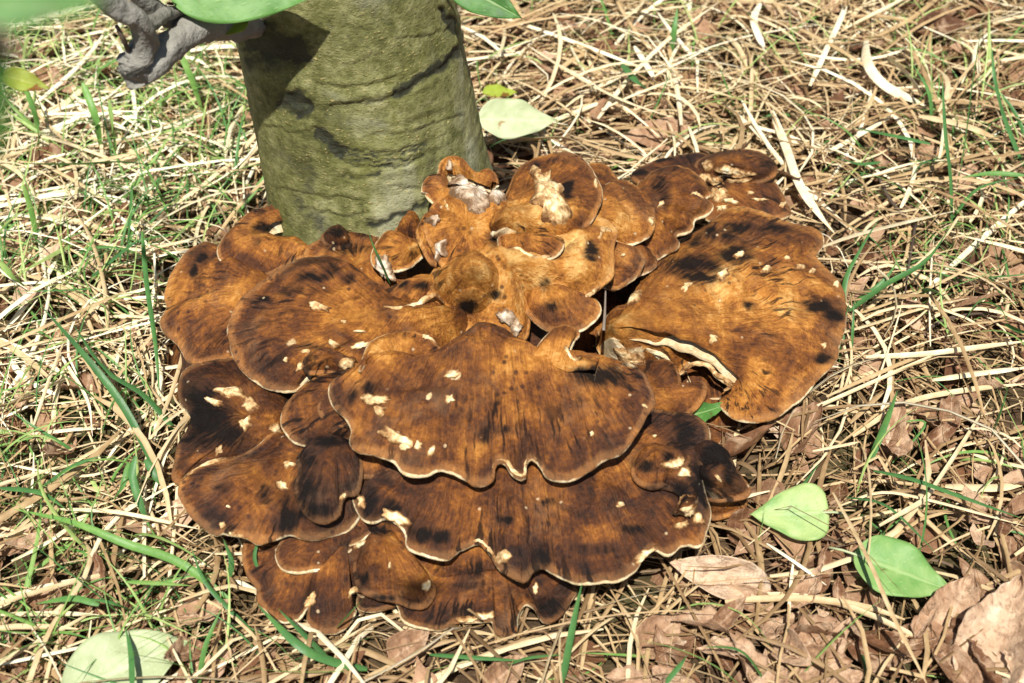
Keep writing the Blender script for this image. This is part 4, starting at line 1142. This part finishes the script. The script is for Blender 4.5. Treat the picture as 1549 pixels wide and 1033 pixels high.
for pts, zs, wd, tn in [
    ([(0, 1005), (70, 990), (150, 973)], [.03, .035, .03], 10, 1.0), ([(90, 770), (180, 775), (300, 800)], [.03, .04, .03], 6, .75), ([(180, 780), (230, 750), (275, 725)], [.03, .04, .04], 4, .9), ([(0, 700), (120, 720), (200, 700)], [.02, .03, .02], 5, .85), ([(60, 345), (63, 385), (70, 420)], [.03, .03, .03], 8, 1.0),
    ([(0, 930), (80, 928), (150, 930)], [.03, .03, .03], 8, .85), ([(0, 310), (60, 295), (140, 280)], [.03, .03, .03], 7, .95), ([(120, 460), (190, 445), (260, 425)], [.03, .03, .03], 7, .9), ([(80, 520), (130, 600), (140, 660)], [.03, .04, .03], 5, .9), ([(0, 810), (80, 806)], [.02, .02], 6, .85), ([(210, 880), (240, 850), (265, 845)], [.02, .03, .02], 6, .8), ([(230, 930), (260, 890), (330, 830)], [.02, .03, .03], 4, .85), ([(15, 40), (80, 20), (150, 5)], [.03, .03, .03], 12, 1.0)]:
    lk = ('broad ' if wd > 6.5 else 'narrow ') + ('white bleached' if tn > .87 else 'pale yellow')
    SL = dict(category='straw', label=lk + ' straw blade lying left of the fungus', group=lk + ' straw blades left of the fungus')
    strand_obj('straw_blade', 'straw', pts, zs, wd, tn, **SL)

# marked green blades
GL = dict(category='grass', group='long green grass blades left of the fungus', label='long green grass blade left of the fungus')
for pts, zs, wd, tn in [
    ([(345, 905), (270, 850), (190, 822), (110, 790), (20, 770)], [.02, .05, .07, .06], 13, .62), ([(0, 738), (60, 745), (100, 770)], [.05, .05, .04], 12, .30), ([(240, 720), (190, 620), (130, 540), (62, 462)], [.02, .06, .09, .10], 12, .25), ([(205, 690), (200, 720), (215, 770), (230, 805)], [.07, .06, .04, .02], 12, .30),
    ([(280, 670), (220, 600), (160, 560), (110, 490)], [.01, .04, .05, .06], 10, .30), ([(200, 280), (196, 340), (192, 410)], [.09, .06, .02], 10, .32), ([(215, 350), (222, 430), (235, 520), (242, 610)], [.08, .06, .05, .02], 8, .35), ([(140, 418), (180, 385), (220, 355)], [.03, .05, .07], 9, .25), ([(40, 248), (120, 248), (180, 245), (260, 252)], [.05, .06, .07, .05], 7, .45),
    ([(245, 265), (240, 280), (232, 300)], [.1, .08, .03], 10, .3), ([(36, 280), (50, 330), (55, 370)], [.08, .05, .02], 11, .7), ([(555, 1012), (500, 1000), (450, 975), (390, 915)], [.02, .035, .05, .05], 15, .38), ([(500, 1000), (450, 950), (420, 920)], [.03, .05, .06], 11, .30), ([(510, 950), (528, 930), (548, 908)], [.02, .04, .06], 9, .4), ([(150, 915), (110, 905), (55, 913)], [.05, .05, .04], 10, .45), ([(200, 925), (170, 912), (130, 905)], [.03, .05, .05], 8, .35),
    ([(390, 965), (350, 925), (310, 880), (290, 830)], [.02, .03, .045, .05], 8, .3), ([(345, 880), (350, 850), (338, 815)], [.02, .04, .05], 9, .35), ([(190, 880), (240, 882), (290, 886)], [.06, .05, .04], 7, .7), ([(300, 1040), (310, 980), (335, 920)], [.02, .05, .07], 8, .5), ([(200, 1040), (198, 990), (190, 950)], [.05, .05, .05], 9, .35), ([(65, 735), (110, 705), (150, 690)], [.02, .05, .06], 10, .35), ([(195, 700), (185, 735), (165, 765)], [.06, .05, .02], 9, .45), ([(220, 695), (240, 725), (262, 745)], [.05, .04, .02], 12, .25),
    ([(30, 110), (55, 180), (60, 230)], [.1, .07, .02], 10, .6), ([(125, 125), (145, 180), (155, 240)], [.11, .08, .02], 11, .62), ([(165, 150), (170, 190), (178, 245)], [.10, .07, .02], 8, .8), ([(270, 75), (290, 120), (310, 180)], [.1, .07, .02], 10, .7), ([(0, 395), (20, 420), (45, 440)], [.06, .05, .02], 12, .8), ([(400, 800), (385, 840), (398, 880)], [.05, .04, .02], 7, .3)]:
    lk = ('broad ' if wd > 9.5 else 'thin ') + ('yellow-green' if tn > .55 else 'bright green' if tn > .33 else 'dark blue-green')
    GL = dict(category='grass', label='long ' + lk + ' grass blade left of the fungus', group='long ' + lk + ' grass blades left of the fungus')
    strand_obj('grass_blade', 'grass', pts, zs, wd, tn, 'grass', **GL)
GR = dict(category='grass', group='long green grass blades right of the fungus', label='long green grass blade right of or before the fungus')
for pts, zs, wd, tn in [
    ([(1440, 345), (1438, 270), (1430, 200), (1425, 110)], [.01, .06, .10, .14], 11, .30), ([(1548, 250), (1520, 180), (1505, 120), (1500, 70)], [.02, .06, .10, .12], 10, .32), ([(1445, 300), (1460, 210), (1470, 130), (1490, 5)], [.01, .06, .1, .14], 6, .4), ([(1410, 218), (1350, 205), (1285, 192)], [.06, .06, .04], 8, .3), ([(1332, 245), (1300, 248), (1265, 238)], [.05, .05, .03], 9, .3),
    ([(1549, 265), (1500, 262), (1455, 268)], [.05, .05, .05], 7, .5), ([(1440, 330), (1480, 285), (1545, 268)], [.02, .05, .06], 8, .4), ([(1275, 520), (1278, 430), (1300, 380), (1330, 330)], [.02, .06, .08, .1], 8, .35), ([(1285, 470), (1340, 430), (1400, 395), (1440, 340)], [.03, .06, .08, .1], 9, .35), ([(1270, 550), (1274, 500), (1290, 440)], [.01, .05, .07], 5, .35), ([(1287, 550), (1290, 500), (1292, 455)], [.01, .04, .06], 5, .35),
    ([(1315, 700), (1340, 640), (1358, 590)], [.02, .05, .08], 11, .4), ([(1322, 712), (1380, 725), (1450, 750), (1549, 785)], [.05, .06, .06, .05], 13, .28), ([(1280, 752), (1340, 765), (1400, 820), (1420, 845)], [.04, .05, .04, .03], 9, .25), ([(850, 1035), (862, 970), (872, 920), (881, 880)], [.02, .05, .07, .09], 12, .35), ([(1160, 1035), (1120, 985), (1060, 978)], [.02, .05, .05], 11, .45), ([(1005, 1035), (1030, 1005), (1040, 990)], [.03, .04, .05], 10, .4),
    ([(770, 1005), (800, 995), (850, 990)], [.03, .04, .04], 7, .4), ([(650, 990), (720, 995), (800, 1000)], [.03, .04, .03], 8, .3), ([(1190, 770), (1210, 740), (1240, 700)], [.02, .04, .05], 8, .3), ([(1520, 490), (1540, 500), (1560, 505)], [.04, .04, .04], 12, .35), ([(1500, 660), (1515, 620), (1525, 585)], [.02, .05, .06], 9, .4), ([(1410, 195), (1405, 140), (1380, 95)], [.02, .06, .08], 8, .4), ([(940, 95), (960, 120), (985, 140)], [.04, .05, .03], 12, .25), ([(1015, 80), (1020, 45), (1025, 10)], [.02, .05, .07], 9, .45), ([(1110, 160), (1095, 120), (1085, 90)], [.02, .04, .06], 6, .5), ([(1350, 700), (1400, 640), (1345, 640)], [.02, .04, .03], 4, .5)]:
    lk = ('broad ' if wd > 9.5 else 'thin ') + ('yellow-green' if tn > .55 else 'bright green' if tn > .33 else 'dark blue-green')
    GR = dict(category='grass', label='long ' + lk + ' grass blade right of or before the fungus', group='long ' + lk + ' grass blades right of or before the fungus')
    strand_obj('grass_blade', 'grass', pts, zs, wd, tn, 'grass', **GR)
strand_obj('grass_blade', 'grass', [(590, 430), (575, 395), (565, 372), (557, 350)], [.125, .15, .16, .165], 9, .35, 'grass', label='short green blade sprouting between the lobes at the foot of the trunk', category='grass')

# loose green blades around
def green_random(n, seed):
    r = np.random.default_rng(seed); k = 9
    out = []
    while len(out) < n:
        x, y = r.uniform(-40, 1590), r.uniform(-80, 1080)
        d = (.9 if x < 420 else .13) * (1.0 if y < 480 else .33) * (1.5 if y < 250 and x < 420 else .8)
        if x > 1330 and y < 480: d = .30
        if 700 < x < 1100 and y < 160: d = .25
        if r.random() > d: continue
        p = U(x, y, 0)
        if roof(p[:1], p[1:2])[0] < 1: continue
        a = r.uniform(0, 6.28); L = r.uniform(.05, .14); bend = r.uniform(.3, 1.5); e0 = r.uniform(.3, 1.3)
        t = np.linspace(0, 1, k); el = e0 - bend * t
        h = np.cumsum(np.cos(el)) * L / k; z = .004 + np.cumsum(np.sin(el)) * L / k
        aa = a + r.normal(0, .4) * t
        P = np.stack([p[0] + h * np.cos(aa), p[1] + h * np.sin(aa), np.maximum(z, .006)], -1)[None]
        if not keep_out(P)[0] or (roof(P[0, :, 0], P[0, :, 1]) < 8).any(): continue
        out.append((P, x))
    return out


tpg = np.minimum(1, .5 + np.linspace(0, 1, 9) * 3) * (1 - np.linspace(0, 1, 9) ** 2 * .95)
for P, x in green_random(170, 5):
    gw, gt = random.uniform(.0026, .0062), random.uniform(.15, .8) + (.22 if x < 330 else 0) + (.15 if P[0, 0, 1] > 1.3 else 0)
    lk = ('broad ' if gw > .0037 else 'thin ') + ('yellow-green' if gt > .62 else 'bright green' if gt > .38 else 'dark green')
    c = P[0, 0].copy()
    V, F, C = strands(P - c, np.array([gw]), np.array([gt]), .25, tpg)
    sd_ = 'left' if x < 700 else 'right'
    o = obj('grass_blade', mesh('grass_blade', V, F, cols={'tint': C}), M['grass'], category='grass', label='short arching %s grass blade %s of the trunk and fungus' % (lk, sd_), group='short %s grass blades %s of the fungus' % (lk, sd_))
    o.location = [float(q) for q in c]


def fine_grass():
    Vs, Fs, Cs = [], [], []; off = 0
    for P, x in green_random(1500, 6):
        V, F, C = strands(P, np.array([rng.uniform(.0012, .0030)]), np.array([rng.uniform(.3, 1.0) + (.2 if P[0, 0, 1] > 1.35 else 0)]), .25, tpg)
        Vs.append(V); Fs.append(F + off); Cs.append(C); off += len(V)
    obj('fine_grass', mesh('fine_grass', np.concatenate(Vs), np.concatenate(Fs), cols={'tint': np.concatenate(Cs)}), M['grass'], label='thin green grass coming up through the straw', category='grass', kind='stuff')


fine_grass()

# small dark twigs
for k, (pts, zs, rr, lb) in enumerate([([(1330, 268), (1345, 300), (1370, 330), (1385, 350)], [.03, .03, .02], .0024, 'dark thin twig lying between fungus and tall grass'), ([(1385, 340), (1375, 400), (1368, 455)], [.04, .04, .03], .0016, 'dark upright thin twig right of the large fan'), ([(300, 935), (350, 945), (400, 955)], [.012, .015, .012], .003, 'short dark twig lying below the left caps'),
                                       ([(815, 158), (860, 150), (900, 132)], [.03, .03, .03], .0016, 'thin dark twig in bright straw behind the trunk'), ([(1400, 500), (1440, 480), (1520, 470)], [.02, .03, .02], .002, 'slender dark stem on the straw by the right edge'), ([(913, 500), (915, 470), (916, 440)], [.12, .125, .13], .0016, 'thin dry stick caught between core and right fan')]):
    Q = catmull(np.column_stack([np.asarray(pts, float), np.interp(np.linspace(0, 1, len(pts)), np.linspace(0, 1, len(zs)), zs)]), False, 16)
    V, F, F3 = tube(U(Q[:, 0], Q[:, 1], Q[:, 2]), rr * np.linspace(1, .5, 16), 7, k, .25)
    obj('twig', mesh('twig', V, F, F3, cols={'tint': np.full((len(V), 3), .3 if k < 5 else .8)}), M['twig'], label=lb, category='twig')

# ------------------------------------------------------------------ low branch of the tree with hanging leaves
def tree_tube(name, W, rad, parent, mat='branch', tint=.5, n=16, wob=.42, seed=1):
    Q = catmull(np.column_stack([np.asarray(W, float), rad]), False, 40)
    V, F, F3 = tube(Q[:, :3], Q[:, 3], n, seed, wob)
    return obj(name, mesh(name, V - TREE_OFF, F, F3, cols={'tint': np.full((len(V), 3), tint)}), M[mat], parent)


def YP(px, py, dy):                  # a place in front of the trunk axis by dy metres
    return UY(px, py, T_Y - dy)


br = tree_tube('branch', [YP(400, 30, .05), YP(345, 35, .10), YP(300, 42, .13), (YP(262, 66, .16)), YP(238, 92, .18), YP(212, 112, .19), YP(207, 95, .19), YP(222, 60, .19), YP(206, 28, .20), YP(170, 10, .21), YP(140, -22, .22), YP(110, -80, .24)], [.017, .014, .012, .011, .011, .0125, .0135, .0100, .0088, .0085, .0080, .007], TREE, tint=.55, seed=4)
tree_tube('twig', [YP(222, 40, .19), YP(250, 22, .15), YP(285, 10, .12), YP(330, -20, .09)], [.006, .0055, .005, .0045], br, tint=.4, seed=5)
tree_tube('twig', [YP(300, 42, .13), YP(262, 30, .13), YP(230, 12, .14), YP(195, -25, .15)], [.009, .009, .008, .007], br, tint=.35, seed=6)
tree_tube('twig', [YP(176, 38, .205), YP(186, 58, .205), YP(195, 80, .195)], [.0015, .0018, .0016], br, mat='twig', tint=.5, seed=7)
tree_tube('twig', [YP(200, 86, .19), YP(206, 120, .19), YP(210, 128, .19)], [.011, .010, .004], br, tint=.5, seed=8)


def tleaf(base, tip, wpx, mat, up, tint, seed, par, **kw):
    o = one_leaf('leaf', None, base, tip, wpx, mat, up=up, tint=tint, seed=seed, n=25, m=17, **kw)
    bpy.context.view_layer.update()
    mw = o.matrix_world.copy(); o.parent = par
    par_w = TREE.matrix_world.copy() if par is TREE else None
    from mathutils import Matrix
    o.matrix_parent_inverse = Matrix.Translation(TREE.location).inverted()
    o.matrix_world = mw
    return o


bpy.context.view_layer.update()
tleaf(YP(255, -12, .132), YP(482, -8, .128), 92, 'leafgreen', (.0, -.80, .58), .42, 51, br, fold=.08, crump=.04)
tleaf(YP(376, 30, .112), YP(318, 48, .118), 32, 'leafyellow', (-.2, -.6, .7), .45, 52, br, fold=.1, crump=.05)
NB = .27
tleaf(UY(-110, -8, NB), UY(165, 2, NB), 100, 'leafgreen', (0, -.8, .6), .30, 53, br, fold=.10, crump=.05)
tleaf(UY(-6, 20, NB), UY(-2, 260, NB), 42, 'leafgreen', (.3, -.8, .6), .30, 54, br, fold=.1, crump=.04)
tleaf(YP(2, 112, .25), YP(75, 134, .25), 34, 'leafyellow', (0, -.6, .8), .42, 55, br, fold=.1, crump=.06)
tleaf(YP(680, -30, .05), YP(790, 28, .08), 56, 'leafgreen', (0, -.8, .6), .15, 56, br, fold=.12, crump=.05)
# twigs that carry the hanging leaves
for k, W in enumerate([[UY(-110, -8, NB), UY(-220, -120, NB), np.array([-.50, .45, 1.10]), np.array([-.75, .80, 1.0])], [UY(-10, 20, NB), UY(-60, -5, NB), UY(-160, -70, NB), np.array([-.50, .45, 1.10])], [np.array([-.75, .80, 1.0]), np.array([-.70, 1.0, .85]), YP(-20, -90, .25), YP(110, -80, .24)], [YP(110, -80, .24), YP(20, -20, .26), YP(-20, 60, .26), YP(2, 112, .25)], [YP(560, -60, .08), YP(600, -90, .10), YP(650, -70, .07), YP(680, -30, .05)], [YP(195, -25, .15), YP(225, -26, .15), YP(255, -12, .15)], [YP(345, 30, .11), YP(360, 25, .112), YP(376, 30, .112)]]):
    tree_tube('twig', W, np.array([.003, .0026, .0022, .002][:len(W)]) * (.35 if k < 2 else 1), br, mat='twig', tint=.55, n=7, seed=20 + k)

# limbs and crown above the picture
rt = random.Random(3)
for k in range(5):
    z = 2.1 + .22 * k; ax, ay, r_ = trunk_axis(np.array([z])); a = .5 + k * 1.25
    p = np.array([ax[0], ay[0], z]); d = np.array([math.cos(a), abs(math.sin(a)) * .9, .55])
    tree_tube('limb', [p, p + d * .35, p + d * .7 + [0, 0, .12], p + d * 1.15 + [0, 0, .35]], [.032, .024, .016, .006], TREE, tint=.45, seed=30 + k)


def crown():
    me0 = leaf_mesh('tmp', L=.09, W=.05, fold=.1, crump=.05, seed=2, n=5, m=3)
    v = np.zeros(len(me0.vertices) * 3); me0.vertices.foreach_get('co', v); v = v.reshape(-1, 3)[:15]; bpy.data.meshes.remove(me0)
    gf = grid_faces(5, 3); Vs, Fs, Cs = [], [], []; off = 0
    for _ in range(2600):
        k = rng.integers(5); z = 2.1 + .22 * k; ax, ay, r_ = trunk_axis(np.array([z])); a = .5 + k * 1.25
        d = np.array([math.cos(a), abs(math.sin(a)) * .9, .55]); t = rng.uniform(.35, 1.3)
        c = np.array([ax[0], ay[0], z]) + d * t + rng.normal(0, .16, 3)
        q = rng.normal(0, 1, (3, 3)); q, _r = np.linalg.qr(q)
        Vs.append(v @ q.T + c); Fs.append(gf + off); off += 15
        Cs.append(np.tile([rng.uniform(.1, .7), 0, 0], (15, 1)))
    obj('crown', mesh('crown', np.concatenate(Vs) - TREE_OFF, np.concatenate(Fs), cols={'tint': np.concatenate(Cs)}), M['leafgreen'], TREE, kind='stuff')


crown()
